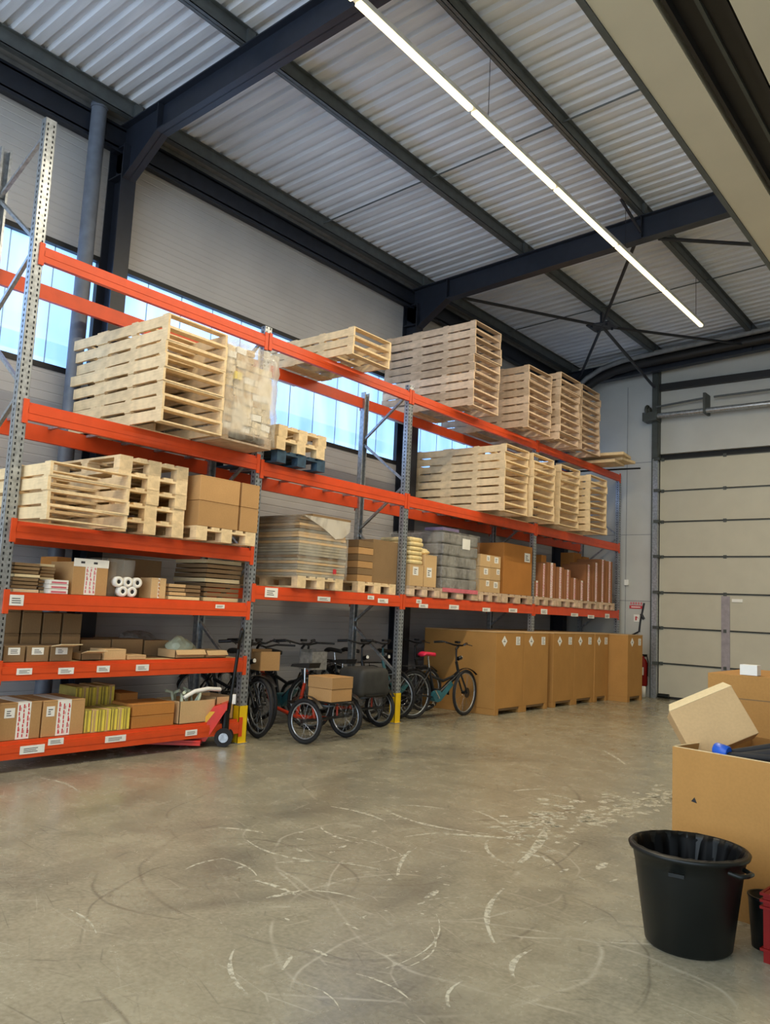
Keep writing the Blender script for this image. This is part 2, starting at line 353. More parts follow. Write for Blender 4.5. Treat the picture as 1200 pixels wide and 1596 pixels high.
# steel columns
def isec_v(m, x0, x1, yc, wd, z0, z1, t=.018):
    m.box(x0, x0+t, yc-wd/2, yc+wd/2, z0, z1).box(x1-t, x1, yc-wd/2, yc+wd/2, z0, z1).box(x0+t, x1-t, yc-.006, yc+.006, z0, z1)
for k, yc in enumerate(YC):
    m = mb('steel'); isec_v(m, XW+.005, XW+.3, yc, .19, 0, 6.72)
    m.box(XW, XW+.34, yc-.12, yc+.12, 0, .02)
    for zz in (6.35, 6.7): m.box(XW+.02, XW+.29, yc-.09, yc+.09, zz-.008, zz+.008)
    struct(m.obj('steel_column'), 'column', 'dark blue steel column, %s along the left wall' % ('nearest', 'middle', 'in the far corner')[k])
# rafters with a haunch at the column
for k, yc in enumerate(YC):
    m = mb('steel'); x0, x1, hw, t, D = XW+.3, XR, .08, .016, .35
    def strip(xa, za, xb, zb, th, hwd):
        m.add([(x, yc+s_*hwd, z+q) for x, z in ((xa, za), (xb, zb)) for s_ in (-1, 1) for q in (0, th)], [(0, 1, 3, 2), (4, 6, 7, 5), (0, 4, 5, 1), (2, 3, 7, 6), (0, 2, 6, 4), (1, 5, 7, 3)])
    strip(XW, zraf(XW)+D-t, x1, zraf(x1)+D-t, t, hw)                    # top flange
    xh = -7.42
    strip(x0, 6.30, xh, zraf(xh), t, hw); strip(xh, zraf(xh), x1, zraf(x1), t, hw)     # bottom flange
    m.prism([(XW+.01, 6.5), (x0, 6.30), (xh, zraf(xh)), (x1, zraf(x1)), (x1, zraf(x1)+D), (XW+.01, zraf(XW)+D)], yc-.006, yc+.006)
    for xs in (xh, -4.13): m.box(xs-.007, xs+.007, yc-hw, yc+hw, zraf(xs), zraf(xs)+D)
    struct(m.obj('roof_rafter'), 'beam', 'dark blue sloping steel rafter, %s' % ('nearest to the camera', 'over the middle column', 'against the back wall')[k])
# eave beam and trim along the left wall
struct(mb('steel').box(XW+.02, XW+.17, YN, YB, 6.70, 6.72).box(XW+.02, XW+.17, YN, YB, 6.93, 6.95).box(XW+.08, XW+.095, YN, YB, 6.72, 6.93).box(XW+.155, XW+.17, YN, YB, 6.66, 6.98).obj('eave_beam'), 'beam', 'dark steel eave beam along the top of the left wall')
struct(mb('trim').box(XW, XW+.10, YN, YB, 6.98, 7.08).box(XW, XW+.22, YN, YB, 7.08, 7.17).obj('trim_1'), 'trim', 'grey gutter trim between eave beam and roof sheets')
# purlins
PX = (-7.95, -6.03, -4.13, -2.2, -.3, 1.6, 3.5, 5.4)
for k, x in enumerate(PX):
    zb, zt = zraf(x)+.35, zdeck(x)-.002
    m = mb('purlin').box(x-.045, x+.045, YN, YB, zb, zb+.01).box(x-.045, x+.045, YN, YB, zt-.01, zt).box(x-.004, x+.004, YN, YB, zb, zt).box(x-.045, x-.04, YN, YB, zb, zb+.02).box(x+.04, x+.045, YN, YB, zb, zb+.02)
    for yc in YC: m.box(x+.008, x+.04, yc-.05, yc+.05, zb, zt-.01)
    struct(m.obj('purlin'), 'purlin', 'grey roof purlin running to the back wall, number %d from the left wall' % (k+1))
# roof sheets: trapezoid ribs running down the slope
m = mb('deck'); y = YN; P = .20; pr = []
while y < YB: pr += [(y, 0), (y+.095, 0), (y+.115, .042), (y+.175, .042)]; y += P
pr.append((YB+.05, 0)); xa, xb = XW-.1, XR
vs = [(x, yy, zdeck(x)+h) for x in (xa, xb) for yy, h in pr]; n = len(pr)
m.add(vs, [(i, i+1, n+i+1, n+i) for i in range(n-1)])
m.add([(xa, YN, zdeck(xa)+.2), (xb, YN, zdeck(xb)+.2), (xb, YB+.1, zdeck(xb)+.2), (xa, YB+.1, zdeck(xa)+.2)], [(0, 1, 2, 3)])
struct(m.obj('ceiling'), 'ceiling', 'pale corrugated metal roof sheets')
# sag rods across the purlins
for k, yc in enumerate((-.6, 2.4, 8.1, 13.5)):
    m = mb('purlin').tube([(XW+.1, yc, zdeck(XW+.1)-.09), (XR, yc, zdeck(XR)-.09)], .011, 6)
    struct(m.obj('sag_rod'), 'rod', 'thin steel rod tying the purlins together, %s' % ('behind the camera', 'above the camera', 'before the second rafter', 'beyond the second rafter')[k])
# wind bracing in the last roof bay
def brace(a, b, label, r=.028, key='blackbrace'):
    struct(mb(key).tube([a, b], r, 8).obj('wind_brace'), 'brace', label)
zc = 6.93; C0 = (-6.0, 13.5, 6.86)
brace((-7.6, 10.75, 6.86), C0, 'black roof brace from the middle column to the crossing plate')
brace((-4.25, 10.72, 6.98), C0, 'black roof brace from the second rafter down to the crossing plate')
brace(C0, (-4.2, 16.25, 7.0), 'black roof brace from the crossing plate towards the door')
brace(C0, (-7.75, 16.25, 6.8), 'black roof brace from the crossing plate to the far corner')
brace(C0, (-6.1, 16.4, 6.45), 'dark strut from the crossing plate down to the door frame', .03, 'steel')
brace((-3.95, 10.75, 6.9), (-1.2, 13.5, 7.05), 'black roof brace right of the strip light')
brace((-4.13, 10.55, zraf(-4.13)+.1), (-4.2, 10.0, zdeck(-4.2)-.18), 'short knee brace under the purlin at the second rafter', .022, 'steel')
m = mb('steel').box(-6.22, -5.78, 13.3, 13.7, 6.84, 6.86)
for i in (-1, 1):
    for j in (-1, 1): m.tube([(-6+.14*i, 13.5+.13*j, 6.80), (-6+.14*i, 13.5+.13*j, 6.88)], .022, 6)
m.box(-6.02, -5.98, 13.46, 13.54, 6.86, 7.12)
struct(m.obj('crossing_plate'), 'plate', 'dark steel plate where the roof braces cross')
# downpipe
m = mb('pipe').tube([(-8.06, 4.5, 0), (-8.06, 4.5, 6.3), (-8.06, 4.5, 7.16)], .085, 20)
m.tube([(-8.06, 4.5, 6.98), (-8.06, 4.5, 7.02)], .095, 20)
tag(m.obj('downpipe'), 'fat grey-blue rainwater downpipe standing left of the nearest dark column', 'pipe')

# back wall with sectional door
XJ = -6.12
struct(mb('bwall').box(XW, XJ-.02, YB, YB+.2, 0, 7.4).obj('wall_back'), 'wall', 'smooth grey wall panels left of the big door')
m = mb('trim')
for zz in (1.95, 3.35, 4.9): m.box(XW, XJ-.02, YB-.004, YB, zz-.006, zz+.006)
m.box(-6.78, -6.77, YB-.004, YB, 0, 6.6)
struct(m.obj('trim_2'), 'trim', 'fine joints of the smooth grey wall panels')
struct(mb('bwall').box(-.9, XR, YB, YB+.2, 0, 7.7).box(XJ-.02, -.9, YB, YB+.2, 5.05, 7.7).obj('wall_back_lintel'), 'wall', 'grey wall above the big door')
d = struct(mb('doorseal').box(XJ-.02, -.9, YB+.12, YB+.2, 0, 5.05).obj('door_1'), 'door', 'large cream sectional overhead door')
zl = [.03, .70, 1.42, 2.14, 2.88, 3.61, 4.26, 4.93]
for a, b in zip(zl, zl[1:]):
    p = mb('doorp').box(XJ+.06, -.95, YB+.02, YB+.07, a+.016, b-.016).obj('door_section', d)
    q = mb('doorj').box(XJ+.06, -.95, YB+.005, YB+.03, b-.016, b+.002)
    for xh in (XJ+.12, -4.75, -2.9, -1.1): q.box(xh-.03, xh+.03, YB-.005, YB+.03, b-.035, b+.03)
    q.obj('hinge_rail', p)
mb('doorseal').box(XJ+.06, -.95, YB+.02, YB+.07, .0, .046).obj('bottom_seal', d)
mb('postgrey').box(-4.82, -4.66, YB+.0, YB+.022, .05, 2.10).obj('pass_door_post', d)['label'] = 'violet-grey post of the pass door'
mb('white').box(-4.62, -4.42, YB-.005, YB+.02, 1.99, 2.05).obj('pass_door_handle', d)
m = mb('galv').box(XJ-.06, XJ+.05, YB-.10, YB+.0, 0, 5.0).mat('doorj').box(XJ-.075, XJ-.055, YB-.12, YB, 0, 6.75).box(XJ+.05, XJ+.075, YB-.13, YB, 4.95, 6.9)
m.box(XJ-.06, XJ+.06, YB-.16, YB-.02, 4.95, 6.9)
for b in zl[1:]: m.box(XJ-.02, XJ+.10, YB-.14, YB-.05, b-.03, b+.03)
struct(m.obj('door_track'), 'track', 'dark vertical track and jamb at the left of the big door')
# shaft, drum and beams over the door
m = mb('galv').tube([(XJ+.05, YB-.25, 5.82), (-.9, YB-.25, 5.82)], .055, 14)
m.mat('purlin').tube([(XJ+.05, YB-.2, 6.03), (-5.05, YB-.2, 6.10)], .022, 8).tube([(-4.9, YB-.2, 6.10), (-1.2, YB-.2, 6.13)], .022, 8)
m.mat('doorj').box(-5.08, -5.03, YB-.32, YB, 5.76, 6.18).box(-2.9, -2.85, YB-.32, YB, 5.76, 6.18).box(XJ-.2, XJ+.1, YB-.34, YB-.05, 5.72, 5.9)
m.torus((XJ-.12, YB-.25, 5.95), .1, .03, 'x', 20, 6).tube([(XJ-.16, YB-.25, 5.95), (XJ-.05, YB-.25, 5.95)], .07, 14)
tag(m.obj('door_spring_shaft'), 'long light tube with springs mounted above the big door', 'shaft')
struct(mb('blackbeam').box(XJ+.08, -.9, YB-.12, YB, 6.40, 6.54).obj('trim_3'), 'trim', 'black horizontal bar on the wall above the door shaft')
m = mb('trim').tube([(-7.75, 16.12, 6.55), (-7.5, 16.12, 6.76), (-7.15, 16.12, 6.93), (-6.7, 16.12, 7.03), (-6.0, 16.12, 7.09), (-.9, 16.12, 7.37)], .055, 10)
m.mat('blackbeam').tube([(-7.6, 16.2, 6.55), (-7.3, 16.2, 6.72), (-6.9, 16.2, 6.86), (-6.3, 16.2, 6.93), (-.9, 16.2, 7.2)], .10, 8)
struct(m.obj('cable_duct'), 'duct', 'dark duct with pale pipe curving along the top of the back wall')
# right wall
struct(mb('bwall').box(XR, XR+.2, YN, YB, 0, 7.95).obj('wall_right'), 'wall', 'plain grey wall on the right outside the view')
# bulkhead overhead on the right: cream boxed beam, black steel channel, cream soffit
struct(mb('bulk').box(-1.59, -1.33, -1.5, 9.0, 4.5, 4.62).obj('trim_4'), 'trim', 'cream boxed beam overhead at the right')
struct(mb('purlin').box(-1.625, -1.592, -1.5, 9.0, 4.49, 4.66).obj('trim_5'), 'trim', 'thin grey-green edge of the overhead boxed beam')
struct(mb('blackbeam').box(-1.325, -1.04, -1.5, 9.0, 4.56, 4.60).box(-1.30, -1.28, -1.5, 9.0, 4.5, 4.56).box(-1.07, -1.045, -1.5, 9.0, 4.5, 4.56).mat('doorj').box(-1.185, -1.165, -1.5, 9.0, 4.535, 4.56).obj('overhead_channel'), 'beam', 'black steel channel beside the overhead boxed beam')
struct(mb('bulk').box(-1.035, 1.5, -1.5, 9.0, 4.5, 4.6).obj('soffit'), 'soffit', 'cream soffit in the upper right corner')

# ================================================================ LAMPS
def strip_light(x, y0, y1, z, n, label):
    t = thing('strip_light', label, 'lamp', (x, y0, z))
    L = (y1-y0)/n
    h = mb('lamphouse').box(-.035, .035, 0, y1-y0, .02, .07).obj('housing', t)
    for k in range(n):
        mb('lamp').prism([(-.03, .02), (-.035, -.005), (-.02, -.02), (.02, -.02), (.035, -.005), (.03, .02)], k*L+.035, (k+1)*L-.035).obj('diffuser', t)
        ld = bpy.data.lights.new('lamp_light', 'AREA'); ld.shape = 'RECTANGLE'; ld.size = .06; ld.size_y = L-.10; ld.energy = LAMP_WATTS; ld.color = LAMP_COL
        lo = bpy.data.objects.new('lamp_light', ld); COL.objects.link(lo); lo.parent = t; lo.location = (0, (k+.5)*L, -.025)
    wm = mb('dark')
    for k in range(0, n+1, 2): wm.tube([(0, k*L+.3 if k < n else k*L-.3, .07), (0, k*L+.3 if k < n else k*L-.3, zdeck(x)-z)], .004, 4)
    wm.obj('suspension_wire', t)
strip_light(-4.2, 2.7, 13.45, 6.5, 6, 'long warm white strip light hanging under the roof')
strip_light(1.2, 0.0, 13.45, 6.5, 6, 'long strip light out of view above the right side')
strip_light(-4.2, -5.5, 1.2, 6.5, 4, 'long strip light out of view behind the camera')

# ================================================================ PALLET RACK
XF, XB = -6.82, -7.72                     # front and rear post faces
YP = (3.36, 6.15, 8.93, 12.70, 16.42)
rack = thing('pallet_rack', 'tall orange and galvanised pallet rack of four bays along the left wall', 'pallet rack', (0, 0, 0))
HP = (5.80, 4.71, 4.71, 4.615, 4.615)
for k, y in enumerate(YP):
    fr = bpy.data.objects.new('upright_frame', None); COL.objects.link(fr); fr.parent = rack
    H = HP[k]
    for x, s_ in ((XF, -1), (XB, 1)):
        m = mb('galv').box(min(x, x+s_*.004), max(x, x+s_*.004), y-.05, y+.05, 0, H)
        for e in (-1, 1):
            m.box(min(x, x+s_*.075), max(x, x+s_*.075), y+e*.05-.002, y+e*.05+.002, 0, H)
            m.box(min(x+s_*.073, x+s_*.076), max(x+s_*.073, x+s_*.076), y+e*.05-(0 if e < 0 else .02), y+e*.05+(.02 if e < 0 else 0), 0, H)
        m.mat('dark'); z = .08
        fx = x-s_*.0012
        while z < H-.03:
            for e in (-1, 1): m.box(min(fx, x), max(fx, x), y+e*.028-.007, y+e*.028+.007, z, z+.024)
            if s_ < 0:
                for e in (-1, 1): m.box(x-.045, x-.03, y+e*.0522-.0008, y+e*.0522+.0008, z, z+.024)
            z += .05
        m.obj('post', fr)
        mb('galv').box(x-.07+s_*.03, x+.07+s_*.03, y-.08, y+.08, 0, .008).obj('foot_plate', fr)
    za = [-.03]; 
    while za[-1]+.665 < H-.05: za.append(za[-1]+.665)
    for i in range(len(za)-1):
        xa, xb2 = (XB+.04, XF-.04) if i % 2 == 0 else (XF-.04, XB+.04)
        mb('galv').bar((xa, y, max(.03, za[i]+.02)), (xb2, y, za[i+1]-.02), .035, .03).obj('brace', fr)
    if k == 0: mb('galv').bar((XB+.04, y, za[-1]+.02), (XF-.04, y, H-.1), .035, .03).obj('brace', fr)
def beam(x, y0, y1, zt, h, front=True):
    s_ = 1 if front else -1
    a, b = y0+.052, y1-.052
    m = mb('orange'); xs = x+s_*.012
    # stepped box section
    poly = [(xs, zt-h), (xs, zt-.028), (xs-s_*.022, zt-.028), (xs-s_*.022, zt), (xs-s_*.05, zt), (xs-s_*.05, zt-h)]
    m.prism(poly, a, b).box(min(xs, xs+s_*.004), max(xs, xs+s_*.004), a, b, zt-h*.62, zt-h*.34)
    o = m.obj('beam', rack)
    for yy, e in ((y0, 1), (y1, -1)):
        mb('orange').box(min(x+s_*.002, x+s_*.016), max(x+s_*.002, x+s_*.016), min(yy+e*.008, yy+e*.056), max(yy+e*.008, yy+e*.056), zt-h-.035, zt+.02).obj('connector', o)
    return o
LV = {0: [(4.61, .15), (3.18, .16), (2.13, .15), (1.52, .15), (.92, .15), (.26, .15)]}
for k in (1, 2, 3): LV[k] = [(4.62, .15), (3.13, .16), (1.72, .15)]
FB = {}
for k in range(4):
    for zt, h in LV[k]:
        FB[(k, zt)] = beam(XF, YP[k], YP[k+1], zt, h)
        beam(XB, YP[k], YP[k+1], zt, h, False)
# shelf panels and support bars
for k in range(4):
    for zt, h in LV[k]:
        y0, y1 = YP[k]+.06, YP[k+1]-.06
        if (k == 0 and zt < 1.6):
            m = mb('cardp' if zt > .5 else 'cardo').box(XB+.0, XF-.03, y0, y1, zt-.028, zt-.002); m.obj('shelf_panel', rack)
        elif zt < 4:
            y = y0+.25
            while y < y1: mb('galv').box(XB+.04, XF-.04, y-.02, y+.02, zt-.026, zt-.001).obj('support_bar', rack); y += .42
def beam_label(k, zt, px, py, wpx, hpx, kind=0):
    p = at(px, py, 'x', XF+.018); q = at(px+wpx, py, 'x', XF+.018); wd = q.y-p.y; z0 = p.z; hh = abs(at(px, py, 'x', XF+.018).z-at(px, py+hpx, 'x', XF+.018).z)
    x = XF+.0165
    m = mb('white').box(x, x+.002, p.y, p.y+wd, z0-hh/2, z0+hh/2).mat('ink')
    for i in range(3): m.box(x+.002, x+.0025, p.y+wd*.15, p.y+wd*random.uniform(.6, .85), z0-hh*.28+i*hh*.2, z0-hh*.28+i*hh*.2+hh*.08)
    m.obj('price_label', FB[(k, zt)])
for a in [(0, 1.52, 15, 935, 22, 17), (0, 1.52, 336, 945, 14, 6), (0, .92, 26, 1047, 24, 10), (0, .92, 91, 1046, 24, 10), (0, .92, 151, 1043, 20, 10), (0, .92, 212, 1041, 20, 10),
          (0, .26, 31, 1170, 38, 13), (0, .26, 75, 1157, 24, 10), (0, .26, 164, 1153, 32, 10), (0, .26, 289, 1143, 18, 9), (1, 1.72, 413, 923, 20, 15), (1, 1.72, 495, 933, 20, 7), (1, 1.72, 573, 931, 10, 6), (1, 1.72, 589, 936, 16, 7),
          (2, 1.72, 649, 937, 8, 6), (2, 1.72, 653, 944, 14, 6), (2, 1.72, 700, 946, 15, 7), (2, 1.72, 752, 950, 12, 6), (2, 1.72, 793, 951, 13, 6), (3, 1.72, 843, 953, 10, 8), (3, 1.72, 890, 958, 11, 5), (3, 1.72, 916, 961, 10, 5), (3, 1.72, 943, 960, 7, 7)]: beam_label(*a)
for k, lb in ((1, 'yellow steel guard round the foot of the post beside the pallet truck'), (2, 'yellow steel guard round the foot of the post in front of the bicycles')):
    y = YP[k]; m = mb('yellow').box(XF+.003, XF+.009, y-.064, y+.064, 0, .40).box(XF-.085, XF+.009, y-.064, y-.057, 0, .40).box(XF-.085, XF+.009, y+.057, y+.064, 0, .40).box(XF+.009, XF+.03, y-.064, y+.064, 0, .010)
    tag(m.obj('post_guard'), lb, 'post guard')

# ================================================================ PALLETS
def long_pallet_meshes(L=1.74, W=.78, H=.132):
    """one-way pallet: three solid stringers and thin slats; L along -x from the aisle end at x=0"""
    mats = {}
    for key in ('wood', 'palewood'):
        st = mb(key).box(-L, 0, 0, .028, .013, H-.013).mesh('stringer')
        mats[key] = (st, mb(key).box(-.095, 0, 0, W, 0, .0135).mesh('deck_board'))
    return mats
LPM = long_pallet_meshes()
MIDS = {k: mb(k).box(-1.70, -.62, 0, .028, .013, .119).mesh('stringer') for k in ('wood', 'palewood')}
def long_pallet(loc, rz, key, label, group, W=.78):
    t = thing('slatted_pallet', label, 'pallet', loc, rz, group)
    st, bd = LPM[key]
    for yy in (0, W-.028): link('stringer', st, t, (0, yy, 0))
    link('stringer', MIDS[key], t, (0, W/2-.014, 0))
    for zz in (0, .132-.0135):
        for q in (0, .50, 1.0, 1.1, 1.74-.095): link('deck_board', bd, t, (-q, 0, zz))
    return t
def stack(x, y0, y1, z, n, key, where, group, pitch=.133, jit=.012):
    first = None
    for k in range(n):
        lb = '%s pallet of %s' % (nth(k, n), where)
        t = long_pallet((x+random.uniform(-jit, jit), y0+random.uniform(-jit, jit)*.6, z+k*pitch), random.uniform(-.02, .02), key, lb, group)
        t.scale = (1, (y1-y0)/.78, min(1, pitch/.1325))
stack(-6.37, 4.46, 5.20, 3.185, 8, 'palewood', 'the big pale stack over the left bay of the rack', 'pallets stacked over the left bay')
stack(-6.44, 7.20, 7.94, 4.625, 3, 'palewood', 'the low stack of three on the top beams', 'three pallets on the top beams', .118)
stack(-6.46, 9.98, 10.74, 4.625, 10, 'wood', 'the tall whitish stack right of the three-pallet stack', 'pallets in the tallest top stack')
stack(-6.42, 11.60, 12.42, 4.625, 8, 'wood', 'the top-level stack just right of the tallest one', 'pallets in the second top stack')
stack(-6.38, 12.66, 13.46, 4.625, 9, 'wood', 'the top-level stack second from the right', 'pallets in the third top stack', .135)
stack(-6.42, 13.62, 14.44, 4.625, 9, 'wood', 'the rightmost top-level stack by the back wall', 'pallets in the last top stack', .139)
stack(-6.38, 10.84, 11.60, 3.135, 8, 'palewood', 'the leftmost stack on the right middle beams', 'pallets on the middle beams, leftmost stack')
stack(-6.34, 11.68, 12.46, 3.135, 8, 'palewood', 'the second stack on the right middle beams', 'pallets on the middle beams, second stack')
stack(-6.40, 12.78, 13.54, 3.135, 8, 'palewood', 'the third stack on the right middle beams', 'pallets on the middle beams, third stack')
stack(-6.36, 13.92, 14.70, 3.135, 8, 'palewood', 'the rightmost stack on the right middle beams', 'pallets on the middle beams, rightmost stack')
stack(-6.40, 3.44, 4.22, 2.135, 4, 'palewood', 'the low stack at the left above the cardboard shelf', 'low pallets at the left of the third level', .124)

def euro_meshes(key, W=.8, L=1.2):
    b = mb(key).box(-.05, .05, -.07, .07, 0, .078).mesh('block')
    top = mb(key)
    for yy, ww in ((0, .14), (.2, .1), (.33, .14), (.52, .1), (.66, .14)): top.box(-L, 0, yy, yy+ww, .122, .144)
    for xx in (-L, -L/2-.07, -.1): top.box(xx, xx+(.1 if xx != -L/2-.07 else .14), 0, W, .1, .122)
    bot = mb(key)
    for yy in (0, .33, .66): bot.box(-L, 0, yy, yy+.14, 0, .022)
    return b, top.mesh('top_deck'), bot.mesh('bottom_boards')
EPM = {k: euro_meshes(k) for k in ('wood', 'palewood', 'bluewood')}
def euro(loc, key, label, group=None, rz=0, L=None):
    t = thing('block_pallet', label, 'pallet', loc, rz, group)
    b, top, bot = EPM[key]
    for xx in (-1.15, -.6, -.05):
        for yy in (.07, .4, .73): link('block', b, t, (xx, yy, .022))
    link('top_deck', top, t); link('bottom_boards', bot, t); return t
for k in range(5): euro((-6.68+random.uniform(-.01, .01), 4.27+random.uniform(-.01, .01), 2.135+.1445*k), 'palewood', '%s block pallet in the stack of five left of the cardboard boxes' % nth(k, 5), 'five block pallets stacked on the third level', random.uniform(-.01, .01))
euro((-6.68, 6.28, 3.135), 'bluewood', 'blue painted block pallet under the small pine pallet stack')
for k in range(2): euro((-6.66, 6.24+.02*k, 3.28+.1445*k), 'palewood', ('lower', 'upper')[k]+' pine block pallet resting on the blue pallet', 'pine pallets on the blue pallet')

# ================================================================ CARTONS
def carton(loc, sx, sy, h, key, label, group=None, rz=0, tape=None, seam=True, marks=(), open_=False, flap=None, name='cardboard_box', cat='box'):
    """closed or open cardboard box; front face at local x=0 (towards +x), spans -sx..0, 0..sy, 0..h"""
    t = thing(name, label, cat, loc, rz, group)
    if not open_:
        mb(key).box(-sx, 0, 0, sy, 0, h).obj('box_body', t, bevel=.004)
        if seam: mb('cardd').box(-sx*.98, -.005, sy/2-.0015, sy/2+.0015, h, h+.001).box(0, .0006, .004, sy-.004, h-.012, h-.010).obj('seam', t)
    else:
        w_ = .006
        mb(key).box(-sx, 0, 0, sy, 0, w_).box(-w_, 0, 0, sy, 0, h).box(-sx, -sx+w_, 0, sy, 0, h).box(-sx, 0, 0, w_, 0, h).box(-sx, 0, sy-w_, sy, 0, h).obj('box_body', t)
    if tape:
        w0, w1, kk = tape
        m = mb('white').box(0, .0015, sy*w0, sy*w1, .004, h-.002).box(-sx*.9, 0, sy*w0, sy*w1, h, h+.0015).mat(kk)
        n = 3 if w1-w0 > .2 else 1
        for i in range(n):
            yy = sy*(w0+(w1-w0)*(i+.5)/n); z = .02
            while z < h-.03:
                e = random.uniform(.02, .05); o_ = random.uniform(-.003, .003)
                m.box(.0015, .0022, yy-.006+o_, yy+.005+o_, z, min(h-.01, z+e)); 
                if random.random() < .5: m.box(.0015, .0022, yy+.008, yy+.013, z, min(h-.01, z+e*.6))
                z += e+.008
        m.obj('printed_tape', t)
    for (a, b, c, d_) in marks:
        m = mb('white').box(0, .002, sy*a, sy*b, h*c, h*d_).mat('ink')
        for i in range(3): m.box(.002, .0026, sy*(a+(b-a)*.2), sy*(a+(b-a)*random.uniform(.5, .85)), h*(c+(d_-c)*(.2+.22*i)), h*(c+(d_-c)*(.29+.22*i)))
        m.obj('paper_label', t)
    if flap:
        L_, ang, kk = flap
        Rm = Matrix.Translation((0, 0, h)) @ Matrix.Rotation(ang, 4, 'Y')
        mb(kk).box(0, L_, 0, sy, -.003, .003, Rm).obj('flap', t)
    return t
def shelf_box(X, pl, pr, pt, pb, z, depth, key, label, group=None, **kw):
    """a box on the shelf at height z whose front face spans the photo's columns pl..pr and rises to row pt"""
    a = at(pl, pb, 'x', X); b = at(pr, pb, 'x', X); top = at((pl+pr)/2, pt, 'x', X)
    return carton((X, a.y+.004, z), depth, max(.03, b.y-a.y-.008), max(.02, top.z-z), key, label, group, **kw)
# --- bay 1, lowest shelf
Z0 = .262; X = -6.86
g = 'tall parcels with red and white tape on the lowest shelf'
shelf_box(X, -6, 61, 1095, 1152, Z0, .5, 'card', 'tall parcel with red-white tape at the left end of the lowest shelf', g, tape=(.42, .74, 'red'), marks=((.12, .36, .6, .86),))
shelf_box(X, 63, 129, 1091, 1146, Z0, .5, 'card', 'tall parcel with red-white tape left of the yellow striped packs', g, tape=(.33, .66, 'red'), marks=((.08, .27, .56, .84),))
def packs(Xp, pl, pr, pt, pb, z, n, depth, label, group):
    a = at(pl, pb, 'x', Xp); b = at(pr, pb, 'x', Xp); h = at((pl+pr)/2, pt, 'x', Xp).z-z; wd = (b.y-a.y)/n
    for i in range(n):
        t = thing('striped_pack', label % ['leftmost', 'second', 'third', 'fourth', 'fifth', 'sixth', 'seventh', 'rightmost'][i if i < n-1 else 7], 'pack', (Xp+random.uniform(-.01, .01), a.y+i*wd, z), 0, group)
        mb('packolive' if i % 2 == 0 else 'cardp').box(-depth, 0, .002, wd-.002, 0, h*random.uniform(.95, 1)).obj('pack_body', t, bevel=.003)
        mb('packyellow').box(.0005, .003, wd*.55, wd*.9, .01, h*.94).box(.0005, .003, wd*.08, wd*.2, .01, h*.94).obj('stripe', t)
packs(X+.01, 131, 200, 1104, 1141, Z0, 7, .3, '%s yellow striped pack in the row on the lowest shelf', 'yellow striped packs in the front row')
packs(-7.25, 113, 176, 1068, 1122, Z0, 6, .3, '%s yellow striped pack in the taller row behind', 'yellow striped packs in the back row')
g = 'orange brown cartons on the lowest shelf'
a = at(203, 1140, 'x', X); b = at(268, 1140, 'x', X)
for k in range(2): carton((X+.01, a.y, Z0+.117*k), .36, (b.y-a.y)*1.0, .113, 'cardo', ('lower', 'upper')[k]+' orange-brown carton right of the yellow striped packs', g)
shelf_box(-7.2, 184, 212, 1080, 1125, Z0, .3, 'cardo', 'small dark carton behind the orange-brown pair')
t = shelf_box(X+.02, 277, 333, 1092, 1136, Z0, .4, 'cardp', 'open upright carton filled with plastic scraps at the right of the lowest shelf', open_=True)
m = mb('green')
for i in range(9):
    p = Vector((-.06-.3*random.random(), .05+.28*random.random(), .2)); m.tube([p, p+Vector((random.uniform(-.05, .05), random.uniform(-.05, .05), .09)), p+Vector((random.uniform(-.1, .1), random.uniform(-.1, .1), .11))], .018, 6)
o = m.obj('plastic_scraps', t); 
t = shelf_box(X-.02, 334, 362, 1086, 1132, Z0, .4, 'cardp', 'open carton behind the handle of the pallet truck', open_=True)
tag(mb('white').tube([(-6.9, 5.40, .52), (-6.88, 5.52, .58), (-6.87, 5.68, .60), (-6.87, 5.85, .585)], .022, 8).obj('plastic_hose'), 'curved white plastic hose over the open cartons on the lowest shelf', 'hose')
# --- bay 1, second shelf
Z1 = .922
g = 'labelled brown cartons in the front row of the second shelf'
for i, (l_, r_) in enumerate(((-30, 1), (3, 38), (40, 75), (77, 112))):
    shelf_box(X, l_, r_, 1007, 1036, Z1, .3, 'cardd', '%s labelled brown carton in the front row of the second shelf' % ('half-hidden leftmost', 'second', 'third', 'open-flapped rightmost')[i], g, marks=((.2, .75, .45, .9),), flap=((.16, -1.3 if i < 0 else -.15, 'cardl') if i == 3 else None))
g = 'plain brown cartons in the rear rows of the second shelf'
X2 = -7.2
for i, (l_, r_, t_) in enumerate(((0, 29, 1004), (31, 62, 1004), (64, 93, 1002), (95, 125, 1002))):
    a = at(l_, 1003, 'x', X2); b = at(r_, 1003, 'x', X2)
    carton((X2, a.y+.004, Z1), .34, b.y-a.y-.008, .225, 'cardd', 'brown carton at the bottom of the rear row, %s' % ('leftmost', 'second', 'third', 'rightmost')[i], g)
    carton((X2, a.y+.004, Z1+.227), .34, b.y-a.y-.008, .19, 'cardd', 'brown carton in the middle of the rear row, %s' % ('leftmost', 'second', 'third', 'rightmost')[i], g)
    if i < 2: carton((X2, a.y+.004, Z1+.419), .34, b.y-a.y-.008, .0+.14, 'cardd', 'brown carton on top of the rear row, %s' % ('leftmost', 'second')[i], g, marks=((.2, .7, .3, .85),))
shelf_box(-6.88, 125, 158, 1018, 1032, Z1, .28, 'cardd', 'low open carton with a bright flap on the second shelf', flap=(.10, -.25, 'cardl'), open_=True)
shelf_box(-6.87, 161, 196, 1012, 1031, Z1, .25, 'cardp', 'low tan carton in the middle of the second shelf')
shelf_box(-6.87, 198, 228, 1021, 1030, Z1, .25, 'cardp', 'flattest tan carton in the middle of the second shelf')
